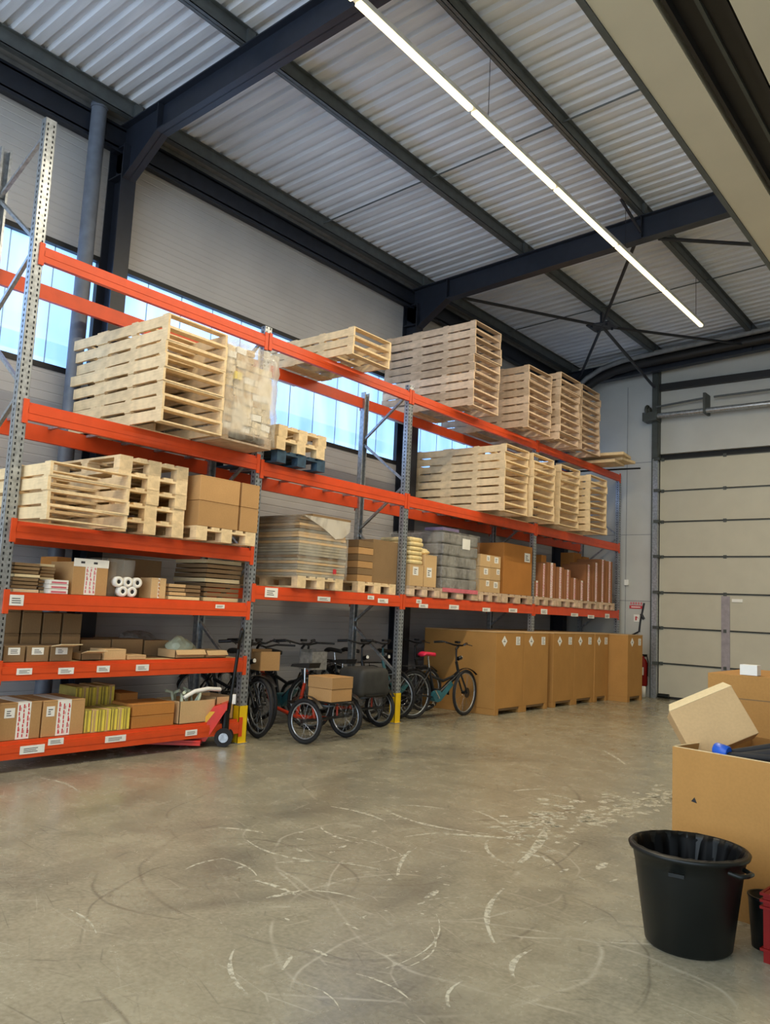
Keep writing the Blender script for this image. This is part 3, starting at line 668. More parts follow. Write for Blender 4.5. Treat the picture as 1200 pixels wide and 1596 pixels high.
for i, (l_, r_, t_) in enumerate(((124, 172, 997), (173, 222, 996), (224, 262, 998))):
    shelf_box(-7.25, l_, r_, t_, 1018, Z1, .35, 'cardd', 'low dull carton at the back of the second shelf, %s' % ('left', 'middle', 'right')[i], 'low cartons at the back of the second shelf')
for i, (l_, r_, t_) in enumerate(((272, 318, 1013), (320, 352, 1014))):
    shelf_box(-6.89, l_, r_, t_, 1029, Z1, .3, 'cardp', ('left', 'right')[i]+' open tan tray at the right end of the second shelf', 'open tan trays', open_=True, flap=(.06, .9, 'cardp'))
def crumple(name, loc, size, key, label, cat, seed, group=None):
    rnd = random.Random(seed); bm = bmesh.new(); bmesh.ops.create_icosphere(bm, subdivisions=3, radius=1)
    ph = [(Vector((rnd.gauss(0, 1), rnd.gauss(0, 1), rnd.gauss(0, 1))).normalized(), rnd.uniform(3, 8), rnd.uniform(0, 6)) for _ in range(7)]
    for v in bm.verts:
        d = 1+sum(.06*math.sin(f*v.co.dot(a)+p) for a, f, p in ph)+rnd.uniform(-.04, .04)
        v.co = Vector((v.co.x*size[0], v.co.y*size[1], max(-.6, v.co.z)*size[2]))*d
    zm = min(v.co.z for v in bm.verts)
    for v in bm.verts: v.co.z -= zm
    me = bpy.data.meshes.new(name); bm.to_mesh(me); bm.free(); me.materials.append(M[key])
    o = bpy.data.objects.new(name, me); COL.objects.link(o); o.location = loc; tag(o, label, cat, group); return o
p = at(285, 1015, 'x', -7.15); crumple('plastic_bag', (-7.2, p.y, Z1), (.12, .18, .11), 'green', 'crumpled pale plastic bag behind the tan trays', 'bag', 3)
p = at(245, 1015, 'x', -7.15); crumple('plastic_bag', (-7.5, p.y, Z1), (.15, .25, .14), 'greybag', 'dark grey plastic bag at the back of the second shelf', 'bag', 4)
# --- bay 1, third shelf
Z2 = 1.522
def sheets(X_, pl, pr, pt, pb, z, depth, n, key, label, group=None, jit=.012, name='flat_board_stack'):
    a = at(pl, pb, 'x', X_); b = at(pr, pb, 'x', X_); h = at((pl+pr)/2, pt, 'x', X_).z-z
    t = thing(name, label, 'stack of boards', (X_, a.y, z), 0, group); th = h/n
    for i in range(n):
        j, q = random.uniform(-jit, jit), random.uniform(-jit, jit)
        mb(key if i % 4 else ('cardl' if key != 'grey' else 'cardd')).box(-depth+j, j, q, b.y-a.y+q, i*th+.001, (i+1)*th-th*.22).obj('bundle', t)
    return t
sheets(-6.87, 18, 58, 876, 921, Z2, .5, 8, 'cardd', 'stack of folded cardboard at the left end of the third shelf')
sheets(-6.95, 60, 82, 878, 921, Z2, .5, 9, 'cardd', 'narrow stack of folded cardboard beside the pink packs')
a = at(76, 922, 'x', -6.85); b = at(106, 922, 'x', -6.85)
for k in range(3):
    t = carton((-6.85, a.y, Z2+.042*k), .2, b.y-a.y, .04, 'white', '%s flat pink and white pack on the third shelf' % ('lowest', 'middle', 'topmost')[k], 'flat pink and white packs', seam=False)
    mb('pink').box(.0005, .002, .02, b.y-a.y-.02, .008, .024).obj('stripe', t)
shelf_box(-7.2, 84, 108, 868, 915, Z2, .3, 'cardo', 'dark brown carton behind the flat pink and white packs')
t = shelf_box(-6.87, 110, 166, 877, 927, Z2, .4, 'card', 'tall taped parcel with a white top on the third shelf', tape=(.34, .66, 'pink'))
a = at(110, 927, 'x', -6.87); b = at(166, 927, 'x', -6.87); mb('white').box(0, .003, 0, b.y-a.y-.008, .26, .335).mat('ink').box(.003, .004, .07, .11, .29, .31).box(.003, .004, .2, .24, .29, .31).obj('top_label', t)
# clear sack of white rolls
ra = at(176, 925, 'x', -6.85).y
bt = thing('roll_bag', 'clear plastic bag draped behind the white rolls on the third shelf', 'bag', (-6.93, ra-.1, Z2))
mb('film').box(-.4, 0, 0, .37, .0, .36).obj('film', bt)
mb('cardd').box(-.38, -.25, .05, .33, 0, .34).obj('inner_box', bt)
k = 0
for row, n_ in ((0, 2), (1, 3)):
    for i in range(n_):
        yy = ra+.055+(i+(.5 if row == 0 else 0))*.104; zz = Z2+.052+row*.09
        t = thing('paper_roll', 'white paper roll, %s' % ('lower row left', 'lower row right', 'upper row left', 'upper row middle', 'upper row right')[k]+' of the five on the third shelf', 'roll', (-6.85, yy, zz), 0, 'white paper rolls'); k += 1
        N = 20; m = mb('white'); vs = []
        for x_, r_ in ((-.06, .021), (0, .021), (.0, .051), (-.06, .051)):
            vs += [(x_, r_*math.cos(2*math.pi*q/N), r_*math.sin(2*math.pi*q/N)) for q in range(N)]
        m.add(vs, [(r*N+q, r*N+(q+1) % N, ((r+1) % 4)*N+(q+1) % N, ((r+1) % 4)*N+q) for r in range(4) for q in range(N)], True); m.obj('paper', t)
        mb('dark').tube([(-.06, 0, 0), (-.004, 0, 0)], .0208, 14).obj('core', t)
shelf_box(-6.87, 234, 258, 901, 930, Z2, .2, 'cardp', 'small upright pale carton right of the white rolls', tape=(.45, .55, 'cardo'))
sheets(-6.9, 262, 288, 909, 931, Z2, .5, 4, 'cardp', 'low pile of flat board left of the larger board stacks')
sheets(-6.9, 289, 312, 911, 933, Z2, .5, 4, 'cardd', 'low pile of flat board beside the tall board stack')
sheets(-6.95, 318, 372, 872, 935, Z2, .55, 9, 'cardd', 'tall stack of folded cardboard at the right end of the third shelf')
shelf_box(-7.35, 190, 250, 872, 910, Z2, .3, 'cardd', 'dark carton at the back of the third shelf')
# --- bay 1, fourth level: boxes on a pallet
euro((-6.60, 5.16, 2.135), 'palewood', 'block pallet under the pair of brown cartons on the third beam level')
g = 'brown cartons on the pallet above the third shelf'
for i, (y0, y1) in enumerate(((5.17, 5.70), (5.73, 5.98))):
    for k in range(2): carton((-6.60, y0, 2.281+.262*k), .9, y1-y0, .258, 'card', '%s %s brown carton on the block pallet beside the post' % (('lower', 'upper')[k], ('wide', 'narrow')[i]), g)
# --- bay 1, fifth level: film wrapped goods
t = thing('wrapped_load', 'jumbled pale load in milky stretch film beside the big pallet stack', 'wrapped load', (-6.45, 5.26, 3.185))
mb('wood').box(-1.2, 0, 0, .7, .0, .02).box(-1.2, 0, 0, .1, .02, .1).box(-1.2, 0, .6, .7, .02, .1).box(-1.2, 0, 0, .7, .1, .12).obj('pallet', t)
m = MB(); rnd = random.Random(5)
for zi in range(12):
    for yi in range(5):
        m.mat(rnd.choice(['cream', 'cream', 'cardl', 'cardp', 'white', 'palewood'])); z = .125+zi*.075; y = .01+yi*.135; e = rnd.uniform(-.03, .0)
        if zi > 9 and yi > 2: continue
        m.box(-1.1, e, y, y+.125, z, z+.068, Matrix.Translation((0, y, z)) @ Matrix.Rotation(rnd.uniform(-.12, .12), 4, 'X') @ Matrix.Translation((0, -y, -z)))
m.mat('packyellow').box(-.1, .012, .12, .22, .66, .74)
m.obj('goods', t)
bm = bmesh.new(); bmesh.ops.create_cube(bm, size=1); bmesh.ops.subdivide_edges(bm, edges=bm.edges[:], cuts=9, use_grid_fill=True)
for v in bm.verts:
    v.co = Vector((v.co.x*1.16-.55, v.co.y*.74+.35, v.co.z*1.02+.55)); r = random.Random(int(v.co.x*1000)*7+int(v.co.z*1000)*3+int(v.co.y*500))
    v.co += Vector((r.uniform(-.02, .02), r.uniform(-.015, .015), r.uniform(-.015, .015)))
me = bpy.data.meshes.new('film'); bm.to_mesh(me); bm.free(); me.materials.append(M['filmw'])
for p in me.polygons: p.use_smooth = True
link('film', me, t)
# --- bay 2, lower beams: wrapped board stack
XS = -6.72
a = at(463, 915, 'x', XS); b = at(549, 915, 'x', XS); YS = a.y
euro((XS, YS, 1.725), 'palewood', 'block pallet under the tall wrapped board stack')
t = thing('wrapped_board_stack', 'tall stack of grey-brown board sheets under torn stretch film on the low beams', 'wrapped load', (XS, YS-.02, 1.872))
H_ = at(480, 806, 'x', XS).z-1.872; n = 20; th = H_/n; rnd = random.Random(9)
for i in range(n):
    j = rnd.uniform(-.012, .012); yy = rnd.uniform(-.01, .01)
    mb(rnd.choice(['grey', 'grey', 'cardp', 'cardp', 'cardd'])).box(-1.12+j, j, yy, .84+yy, i*th, (i+1)*th-.005).obj('board_bundle', t)
mb('film').box(-1.14, .02, -.02, .86, -.02, H_+.012).obj('film', t)
q = mb('filmw'); pg = [(.02, H_+.014), (.87, H_+.014), (.87, H_-.10), (.74, H_-.20), (.60, H_-.22), (.47, H_-.15), (.36, H_-.10), (.22, H_-.05)]; n_ = len(pg)
q.add([(x_, y_, z_) for x_ in (.026, .031) for y_, z_ in pg], [tuple(range(n_)), tuple(range(2*n_-1, n_-1, -1))]+[(i, n_+i, n_+(i+1) % n_, (i+1) % n_) for i in range(n_)]).box(-1.15, .03, 0, .86, H_+.013, H_+.018).obj('torn_film', t)
mb('cardd').box(-1.14, .01, .2, .9, H_+.022, H_+.05).obj('cover_board', t)
mb('red').box(.022, .024, .6, .66, .05, .11).obj('red_sticker', t)
ya = at(556, 918, 'x', -6.85).y; yb2 = at(622, 925, 'x', -6.85).y
euro((-6.85, ya+.02, 1.725), 'palewood', 'block pallet under the brown stack behind the third post')
t = thing('wrapped_board_stack', 'lower brown stack of cartons left of the third post on the low beams', 'wrapped load', (-6.87, ya+.02, 1.872))
for i in range(6): mb('cardd' if i % 2 else 'card').box(-1., 0, 0, .3, i*.09, i*.09+.084).obj('carton_layer', t)
mb('cardd').box(-1., -.02, .32, .86, 0, .58).obj('brown_carton', t, bevel=.004)
# --- bay 3, lower beams
Z3 = 1.725; X3 = -6.80
def on_pallet(pl, pr, label): 
    y = at(pl, 930, 'x', X3).y
    o = euro((X3+.01, y, Z3), 'wood', label); o.scale = (1, (at(pr, 930, 'x', X3).y-y)/.8, 1); return y, at(pr, 930, 'x', X3).y
y0, y1 = on_pallet(636, 684, 'block pallet under the yellow paper sacks')
g = 'pale yellow sacks stacked on cartons'
for k in range(6):
    o = mb('beige').box(-.55, 0, .0, .30, 0, .062).obj('paper_sack', bevel=.024); o.location = (X3+random.uniform(-.02, .02), y0+.02+random.uniform(-.01, .01), Z3+.45+.064*k); tag(o, '%s pale paper sack in the pile right of the third post' % nth(k, 6), 'sack', g)
carton((X3, y0+.02, Z3+.146), .6, .32, .3, 'cardp', 'pale carton under the paper sacks', marks=((.2, .6, .5, .9),))
carton((X3, y0+.36, Z3+.146), .6, .30, .46, 'cardp', 'pale carton right of the paper sacks', marks=((.2, .6, .3, .6),))
crumple('plastic_bag', (X3-.2, y0+.5, Z3+.607), (.14, .13, .06), 'beige', 'crumpled cream bag on the carton right of the paper sacks', 'bag', 12)
y0, y1 = on_pallet(686, 744, 'block pallet under the grey film-wrapped load')
t = thing('wrapped_load', 'grey goods in shiny stretch film with a white label on the low beams', 'wrapped load', (X3, y0+.03, Z3+.146))
W_ = y1-y0-.06
for i in range(5): mb('greybag').box(-1., random.uniform(-.02, .01), .0, W_, i*.17, i*.17+.155).obj('goods_layer', t, bevel=.02)
mb('film').box(-1.02, .02, -.015, W_+.015, -.02, .86).obj('film', t)
mb('white').box(.021, .024, W_*.5, W_*.72, .62, .78).obj('paper_label', t)
mb('pink').box(.021, .024, -.01, W_, -.05, .01).obj('pink_strap', t)
mb('purple').box(-.35, -.02, .0, W_*.45, .865, .91).obj('top_layer', t)
y0, y1 = on_pallet(746, 780, 'block pallet under the small stacked cartons')
g = 'small cartons stacked right of the film-wrapped load'
for i in range(2):
    for k in range(3):
        w_ = (y1-y0-.04)/2
        carton((X3, y0+.02+i*w_, Z3+.146+.2*k), .8, w_-.006, .195, 'cardp', '%s %s carton right of the grey wrapped load' % (('lowest', 'middle', 'topmost')[k], ('left', 'right')[i]), g, marks=(((.35, .75, .4, .9),) if (i+k) % 2 else ((.6, .9, .5, .95),)))
y0, y1 = on_pallet(782, 829, 'block pallet under the tall plain carton')
carton((X3, y0+.03, Z3+.146), .8, y1-y0-.06, at(806, 849, 'x', X3).z-Z3-.146, 'cardo', 'tall plain orange-brown carton left of the fourth post', marks=((.72, .92, .68, .86),), seam=False)
# --- bay 4: taped parcels on pallets
g = 'taped parcels in the rightmost bay'
spans = [(833, 842, 905), (843, 852, 878), (853, 866, 877), (868, 879, 884), (880, 889, 888), (890, 899, 901), (900, 911, 905), (912, 922, 880), (923, 933, 877), (935, 944, 872), (945, 954, 875)]
nm = ['leftmost', 'second', 'third', 'fourth', 'fifth', 'sixth', 'seventh', 'eighth', 'ninth', 'tenth', 'rightmost']
for i, (l_, r_, t_) in enumerate(spans):
    a = at(l_, 940, 'x', X3); b = at(r_, 940, 'x', X3); h = at((l_+r_)/2, t_, 'x', X3).z-Z3-.146
    carton((X3+random.uniform(-.02, .01), a.y+.006, Z3+.146), .5, b.y-a.y-.012, h, 'cardr', '%s upright parcel with a pink-white tape in the rightmost bay' % nm[i], g, tape=(.36, .64, 'pink'), seam=False)
for i, (l_, r_) in enumerate(((834, 866), (868, 900), (902, 933), (935, 957))):
    y = at(l_, 940, 'x', X3).y; o = euro((X3+.01, y, Z3), 'wood', 'block pallet under the taped parcels, %s' % ('leftmost', 'second', 'third', 'rightmost')[i], 'pallets under the taped parcels'); o.scale = (1, (at(r_, 940, 'x', X3).y-y)/.8, 1)
for i, (l_, r_, t_) in enumerate(((842, 850, 865), (893, 905, 862), (908, 917, 868))):
    shelf_box(-7.35, l_, r_, t_, 935, Z3+.146, .3, 'cardo', 'dark carton at the back of the rightmost bay, %s' % ('left', 'middle', 'right')[i], 'dark cartons at the back of the rightmost bay')
# boards lying on the top beams at the far end
for i, (z, y, rz, L_) in enumerate(((0, 15.0, .05, 1.25), (.06, 15.15, -.08, 1.1), (.12, 14.95, .12, 1.0))):
    o = mb('palewood').box(-L_, 0, 0, .55, 0, .055).obj('timber_board', bevel=.004); o.location = (-6.35+.1*i, y, 4.625+z); o.rotation_euler = (0, 0, rz)
    tag(o, '%s loose board lying on the top beams by the back wall' % ('lowest', 'middle', 'topmost')[i], 'board', 'loose boards on the top beams')
tag(mb('black').tube([(-7.9, 15.75, 4.64), (-6.6, 15.9, 4.64), (-6.2, 15.95, 4.64)], .018, 8).obj('metal_rod'), 'short black rod end poking out beyond the loose boards', 'rod')

# ================================================================ BIG CARTONS ON THE FLOOR
def octabin(loc, sx, sy, h, label):
    t = thing('pallet_carton', label, 'box', loc, 0, 'big pallet cartons on the floor')
    z0 = .02
    poly = [(0, z0), (.0, h), (sy, h), (sy, z0)]
    m = mb('cardbig').box(-sx, 0, 0, sy, .095, h)
    for a_, b_ in ((0, .12), (sy-.1, sy)): m.box(-sx, 0, a_, b_, 0, .095)
    m.obj('box_body', t, bevel=.004)
    mb('cardd').box(-sx+.02, -.02, .12, sy-.1, .06, .094).obj('pallet_base', t)
    mb('cardp').box(-sx-.004, .004, -.003, sy+.003, h, h+.012).obj('lid', t)
    # square label standing on its corner
    c = Vector((0, sy*.28, h-.13)); r = .085
    mb('white').add([(.003, c.y-r*.85, c.z), (.003, c.y, c.z+r), (.003, c.y+r*.85, c.z), (.003, c.y, c.z-r)], [(0, 1, 2, 3)]) if 0 else None
    q = mb('white').box(.001, .003, -.06, .06, -.06, .06, Matrix.Translation(c) @ Matrix.Rotation(math.pi/4, 4, 'X')).mat('ink')
    q.box(.003, .0036, c.y-.03, c.y+.03, c.z-.012, c.z+.002).box(.003, .0036, c.y-.02, c.y+.02, c.z+.015, c.z+.022); q.obj('diamond_label', t)
    q = mb('white').box(.001, .003, sy*.70, sy*.70+.13, h-.19, h-.06).mat('ink'); 
    for i in range(4): q.box(.003, .0036, sy*.70+.02, sy*.70+.11-.02*(i % 2), h-.17+.028*i, h-.162+.028*i)
    q.obj('square_label', t)
XC = -6.45
for i, (y0, y1, x, lb) in enumerate(((10.87, 11.73, XC, 'nearest big pallet carton beside the bicycles'), (11.74, 12.58, XC, 'second big pallet carton from the bicycles'), (12.77, 13.58, XC, 'third big pallet carton from the bicycles, right of the gap'),
                                     (13.59, 14.40, XC, 'fourth big pallet carton from the bicycles'), (14.41, 15.02, XC+.02, 'fifth big pallet carton from the bicycles'), (15.06, 15.80, -6.06, 'farthest big pallet carton standing forward near the door'))):
    octabin((x, y0, 0), 1.35 if i < 5 else 1.1, y1-y0, 1.25, lb)

# ================================================================ BICYCLES
def wheel(parent, c, R, name='wheel', tyre='rubber', wd=.022, fat=False, axis='y', disc=True):
    w_ = bpy.data.objects.new(name, None); COL.objects.link(w_); w_.parent = parent; w_.location = c
    r = wd
    mb(tyre).torus((0, 0, 0), R-r, r, axis, 32, 8).obj('tyre', w_)
    m = mb('galv').torus((0, 0, 0), R-2*r-.008, .010, axis, 28, 6); m.obj('rim', w_)
    m = mb('chrome'); n = 18
    for i in range(n):
        a = 2*math.pi*i/n; b_ = a+.35*(1 if i % 2 else -1); s_ = .028*(1 if i % 2 else -1); Ro = R-2*r-.01
        m.tube([(.022*math.cos(b_), s_, .022*math.sin(b_)), (Ro*math.cos(a), 0, Ro*math.sin(a))], .0017, 3, False)
    m.obj('spokes', w_)
    m = mb('bikeblack').tube([(0, -.05, 0), (0, .05, 0)], .022, 12)
    if disc: m.tube([(0, -.04, 0), (0, -.036, 0)], .075, 20)
    m.obj('hub', w_)
    return w_
def bicycle(rear, front, label, frame='bikeblack', saddle='leather', motor='teal', steer=0., group='parked bicycles under the rack', basket=None, lean=0.):
    rear = Vector(rear); front = Vector(front); d = front-rear; W = d.length
    t = thing('bicycle', label, 'bicycle', (rear.x, rear.y, 0), math.atan2(d.y, d.x), group)
    t.rotation_euler[0] = lean
    R = .34; k = W/1.08
    def P(x, z): return (x*k, 0, z)
    bb = P(.44, .29); st = P(.30, .72); ht = P(.87, .80); hb = P(.93, .62); ra = P(0, R); fa = (W, 0, R)
    m = mb(frame).tube([ra, bb], .012).tube([ra, st], .010)
    for s_ in (-1, 1):
        m.tube([(ra[0], s_*.06, ra[2]), (bb[0], s_*.03, bb[2])], .011).tube([(ra[0], s_*.06, ra[2]), (st[0], s_*.02, st[2]-.06)], .009)
    m.tube([bb, st], .019).tube([bb, hb], .030).tube([P(.33, .60), P(.60, .52), hb], .022).tube([hb, ht], .022)
    m.obj('frame', t)
    mb(motor).tube([(bb[0], -.07, bb[2]+.02), (bb[0], .07, bb[2]+.02)], .085, 16).prism([(bb[0]+.05, .30), (bb[0]+.30*k, .52), (bb[0]+.35*k, .46), (bb[0]+.09, .23)], -.035, .035).obj('motor', t)
    fk = bpy.data.objects.new('fork', mb(frame).tube([ht, (ht[0]-.01, 0, .98)], .013).mesh('fork')); COL.objects.link(fk); fk.parent = t
    # steering assembly
    m = mb(frame)
    for s_ in (-1, 1): m.tube([(hb[0]+.01, s_*.045, hb[2]-.02), (fa[0], s_*.055, fa[2])], .014)
    m.tube([(hb[0]+.01, -.05, hb[2]-.01), (hb[0]+.01, .05, hb[2]-.01)], .018); m.obj('fork_leg', t)
    h = mb('bikeblack').tube([(ht[0]-.02, 0, .98), (ht[0]+.03, 0, 1.03)], .016).tube([(ht[0]-.14, -.31, 1.07), (ht[0]-.04, -.24, 1.08), (ht[0]+.03, -.08, 1.04), (ht[0]+.03, .08, 1.04), (ht[0]-.04, .24, 1.08), (ht[0]-.14, .31, 1.07)], .012)
    for s_ in (-1, 1): h.tube([(ht[0]-.17, s_*.325, 1.068), (ht[0]-.05, s_*.25, 1.08)], .018).tube([(ht[0]-.06, s_*.2, 1.075), (ht[0]+.05, s_*.27, 1.05)], .006)
    ho = h.obj('handlebar', t)
    mb('bikeblack').box(ht[0]-.01, ht[0]+.03, -.04, .04, 1.07, 1.10).obj('display', ho)
    wheel(t, ra, R, 'rear_wheel'); wf = wheel(t, fa, R, 'front_wheel')
    if steer: wf.rotation_euler = (0, 0, steer)
    m = mb(saddle); sx = st[0]-.03; sz = .90
    prof = [(-.14, .075, .0), (-.10, .085, .02), (.0, .055, .012), (.08, .03, .006), (.14, .018, .0)]
    vs = []; n = 10
    for x, hw, up in prof:
        for q in range(n):
            a = 2*math.pi*q/n; vs.append((sx+x, hw*math.cos(a), sz+up+.028*math.sin(a)))
    m.add(vs, [(i*n+q, i*n+(q+1) % n, (i+1)*n+(q+1) % n, (i+1)*n+q) for i in range(len(prof)-1) for q in range(n)]+[tuple(range(n)), tuple(range(4*n, 5*n))], True)
    so = m.obj('saddle', t)
    if saddle != 'leather': so['label'] = 'bright pink saddle'
    mb('chrome').tube([st, (sx, 0, sz-.02)], .013).obj('seat_post', t)
    for x0, nm_ in ((ra, 'rear_mudguard'), (fa, 'front_mudguard')):
        m = mb('bikeblack'); rr = R+.022; vs = []; N = 16; a0, a1 = (-.1, math.pi*.95) if nm_[0] == 'r' else (math.pi*.25, math.pi*1.02)
        for i in range(N+1):
            a = a0+(a1-a0)*i/N
            for s_, q in ((-.026, -.008), (0, .004), (.026, -.008)): vs.append((x0[0]+(rr+q)*math.cos(a), s_, x0[2]+(rr+q)*math.sin(a)))
        m.add(vs, [(i*3+j, i*3+j+1, i*3+j+4, i*3+j+3) for i in range(N) for j in range(2)], True); m.obj(nm_, t)
    m = mb('bikeblack')
    for s_ in (-.06, 0, .06): m.tube([(-.22, s_, .74), (.18, s_, .74)], .006, 6)
    m.tube([(-.22, -.06, .74), (-.22, .06, .74)], .006, 6)
    for s_ in (-1, 1): m.tube([(0, s_*.07, R), (-.08, s_*.06, .74)], .005, 6)
    m.obj('rear_rack', t)
    m = mb('chrome').tube([(bb[0], -.10, bb[2]), (bb[0], .10, bb[2])], .012).tube([(bb[0], .10, bb[2]), (bb[0]+.10, .10, bb[2]-.13)], .010).tube([(bb[0], -.10, bb[2]), (bb[0]-.10, -.10, bb[2]+.13)], .010)
    co = m.obj('crank', t)
    mb('bikeblack').box(bb[0]+.06, bb[0]+.14, .11, .18, bb[2]-.14, bb[2]-.12).obj('pedal', co); mb('bikeblack').box(bb[0]-.14, bb[0]-.06, -.18, -.11, bb[2]+.12, bb[2]+.14).obj('pedal', co)
    mb('bikeblack').tube([(ht[0]+.03, 0, .84), (ht[0]+.10, 0, .86)], .03, 12).mat('white').tube([(ht[0]+.10, 0, .86), (ht[0]+.105, 0, .86)], .026, 12).obj('headlight', t)
    if basket: 
        mb(basket).box(ht[0]+.08, ht[0]+.11, -.13, .13, .74, .98).box(ht[0]+.11, ht[0]+.30, -.13, .13, .74, .76).box(ht[0]+.29, ht[0]+.31, -.13, .13, .74, .96).box(ht[0]+.1, ht[0]+.30, -.135, -.125, .74, .95).box(ht[0]+.1, ht[0]+.30, .125, .135, .74, .95).obj('front_basket', t)
    return t
bicycle((-6.95, 9.46), (-6.74, 10.48), 'black e-bike with a bright pink saddle standing in front of the big cartons', saddle='pinkseat', motor='teal', steer=.25)
bicycle((-7.62, 9.30), (-7.36, 10.30), 'dark e-bike parked behind the pink-saddled one', 'bikeblack')
bicycle((-8.02, 6.42), (-6.98, 6.52), 'black city bicycle facing the aisle right of the first yellow guard', steer=-.35)
bicycle((-8.08, 6.98), (-7.20, 6.78), 'dark bicycle with a brown front box behind the trike carrying a cardboard box', basket='card', motor='bikeblack')
bicycle((-8.02, 7.50), (-7.08, 7.48), 'black bicycle with grey front basket parked between the two orange trikes', steer=.2, basket='greybag', frame='bikeblack', motor='teal')
bicycle((-8.06, 8.72), (-7.08, 8.66), 'black bicycle parked next to the second yellow guard', steer=-.2, motor='bikeblack')
bicycle((-8.05, 9.02), (-7.05, 9.12), 'teal-framed bicycle facing the aisle just right of the second yellow guard', 'teal', steer=.15)
def trike(cx, cy, rz, label, load):
    """adult cargo tricycle, two wheels at local x=0, single wheel at x=-1.25"""
    t = thing('cargo_tricycle', label, 'tricycle', (cx, cy, 0), rz, 'orange cargo tricycles')
    R = .25; tr = .365
    for s_ in (-1, 1):
        wo = wheel(t, (0, s_*tr, R), R, 'side_wheel', disc=False, wd=.024)
        m = mb('bikeblack'); N = 10; vs = []
        for i in range(N+1):
            a = .6+1.9*i/N
            for e in (-.03, .03): vs.append(((R+.03)*math.cos(a), s_*tr+e, R+(R+.03)*math.sin(a)))
        m.add(vs, [(2*i, 2*i+1, 2*i+3, 2*i+2) for i in range(N)], True); m.obj('mudguard', t)
    wheel(t, (-1.25, 0, R), R, 'lone_wheel', disc=False, wd=.024)
    m = mb('bikeblack').tube([(0, -tr+.05, R), (0, tr-.05, R)], .018).tube([(-.05, -.22, .42), (-.05, .22, .42)], .014).tube([(-.5, -.1, .40), (.2, -.22, .42), (.2, .22, .42), (-.5, .1, .40)], .014)
    m.mat('bikeorange').tube([(0, -.2, R), (-.02, -.22, .42)], .016).tube([(0, .2, R), (-.02, .22, .42)], .012).tube([(0, 0, R), (-.45, 0, .22), (-.85, 0, .30), (-1.05, 0, .70)], .024).tube([(-.45, 0, .22), (-.35, 0, .62)], .02)
    m.obj('frame', t)
    mb('bikeblack').tube([(-1.05, 0, .70), (-1.0, 0, .98)], .016).tube([(-.80, -.30, 1.02), (-.98, -.15, 1.02), (-1.02, 0, .99), (-.98, .15, 1.02), (-.80, .30, 1.02)], .013).obj('handlebar', t)
    m = mb('bikeblack')
    for s_ in (-1, 1): m.tube([(-1.08, s_*.05, .62), (-1.25, s_*.06, R)], .013)
    m.obj('fork', t)
    mb('leather').prism([(-.50, .80), (-.22, .80), (-.2, .86), (-.34, .85), (-.48, .83)], -.10, .10).obj('saddle', t)
    mb('chrome').tube([(-.35, 0, .60), (-.36, 0, .80)], .014).obj('seat_post', t)
    m = mb('bikeblack')
    for s_ in (-1, 1): m.tube([(-.18, s_*.2, .45), (.24, s_*.2, .45)], .008, 6)
    for i in range(6): m.tube([(-.18+.084*i, -.2, .45), (-.18+.084*i, .2, .45)], .005, 5)
    m.obj('luggage_rack', t)
    if load == 'bag':
        bm = bmesh.new(); bmesh.ops.create_cube(bm, size=1)
        for v in bm.verts: v.co = Vector((v.co.x*.44+.02, v.co.y*.60*(1.0 if v.co.z < 0 else .86), v.co.z*.36+.60))
        bmesh.ops.bevel(bm, geom=bm.edges[:], offset=.07, segments=4, affect='EDGES', profile=.5)
        me = bpy.data.meshes.new('cover'); bm.to_mesh(me); bm.free(); me.materials.append(M['bag'])
        for p in me.polygons: p.use_smooth = True
        link('cargo_cover', me, t)
    return t
trike(-6.40, 7.04, .05, 'orange and black cargo tricycle carrying a cardboard box near the aisle', 'box')
tb = carton((-6.17, 6.86, .462), .36, .35, .14, 'card', 'lower half of the cardboard box pair on the front tricycle', 'boxes on the tricycle')
tb = carton((-6.165, 6.855, .604), .37, .36, .13, 'card', 'upper cardboard box on the front tricycle', 'boxes on the tricycle')
trike(-6.74, 8.07, -.02, 'orange cargo tricycle with a rounded black cover left of the second yellow guard', 'bag')

# ================================================================ PALLET TRUCK
base = at(348, 1162, 'z', 0); dirv = Vector((-.70, -.71)).normalized()
t = thing('pallet_truck', 'red hand pallet truck with black handle parked at the foot of the rack post', 'pallet truck', (base.x, base.y, 0), math.atan2(dirv.y, dirv.x))
for s_ in (-1, 1):                                       # forks point along local +x
    mb('jackred').box(.22, .98, s_*.19-.075, s_*.19+.075, .062, .085).box(.22, .98, s_*.19-.075, s_*.19-.068, .035, .07).box(.22, .98, s_*.19+.068, s_*.19+.075, .035, .07).obj('fork', t)
    wo = mb('rubber').tube([(.88, s_*.19-.03, .036), (.88, s_*.19+.03, .036)], .035, 16).obj('load_roller', t)
    wo = mb('rubber').tube([(0, s_*.075-.028, .095), (0, s_*.075+.028, .095)], .095, 22).obj('steer_wheel', t)
    mb('galv').tube([(0, s_*.075-.030, .095), (0, s_*.075+.030, .095)], .05, 14).obj('wheel_hub', wo)
mb('jackred').prism([(.18, .06), (.34, .06), (.34, .10), (.12, .42), (-.02, .46), (-.02, .40)], -.15, .15).obj('fork_head', t)
mb('jackyellow').prism([(.315, .142), (.155, .37), (.1, .37), (.26, .142)], -.153, -.1505).prism([(.315, .142), (.155, .37), (.1, .37), (.26, .142)], .1505, .153).add([(.342, -.1, .105), (.342, .1, .105), (.124, .1, .425), (.124, -.1, .425)], [(0, 1, 2, 3)])
m = mb('jackyellow').prism([(.315, .142), (.155, .37), (.1, .37), (.26, .142)], -.153, -.1505).prism([(.315, .142), (.155, .37), (.1, .37), (.26, .142)], .1505, .153); m.obj('warning_stripe', t)
mb('black').tube([(0, 0, .10), (0, 0, .36)], .045, 16).box(-.05, .05, -.1, .1, .07, .12).tube([(.04, 0, .2), (.04, 0, .44)], .025, 12).obj('pump', t)
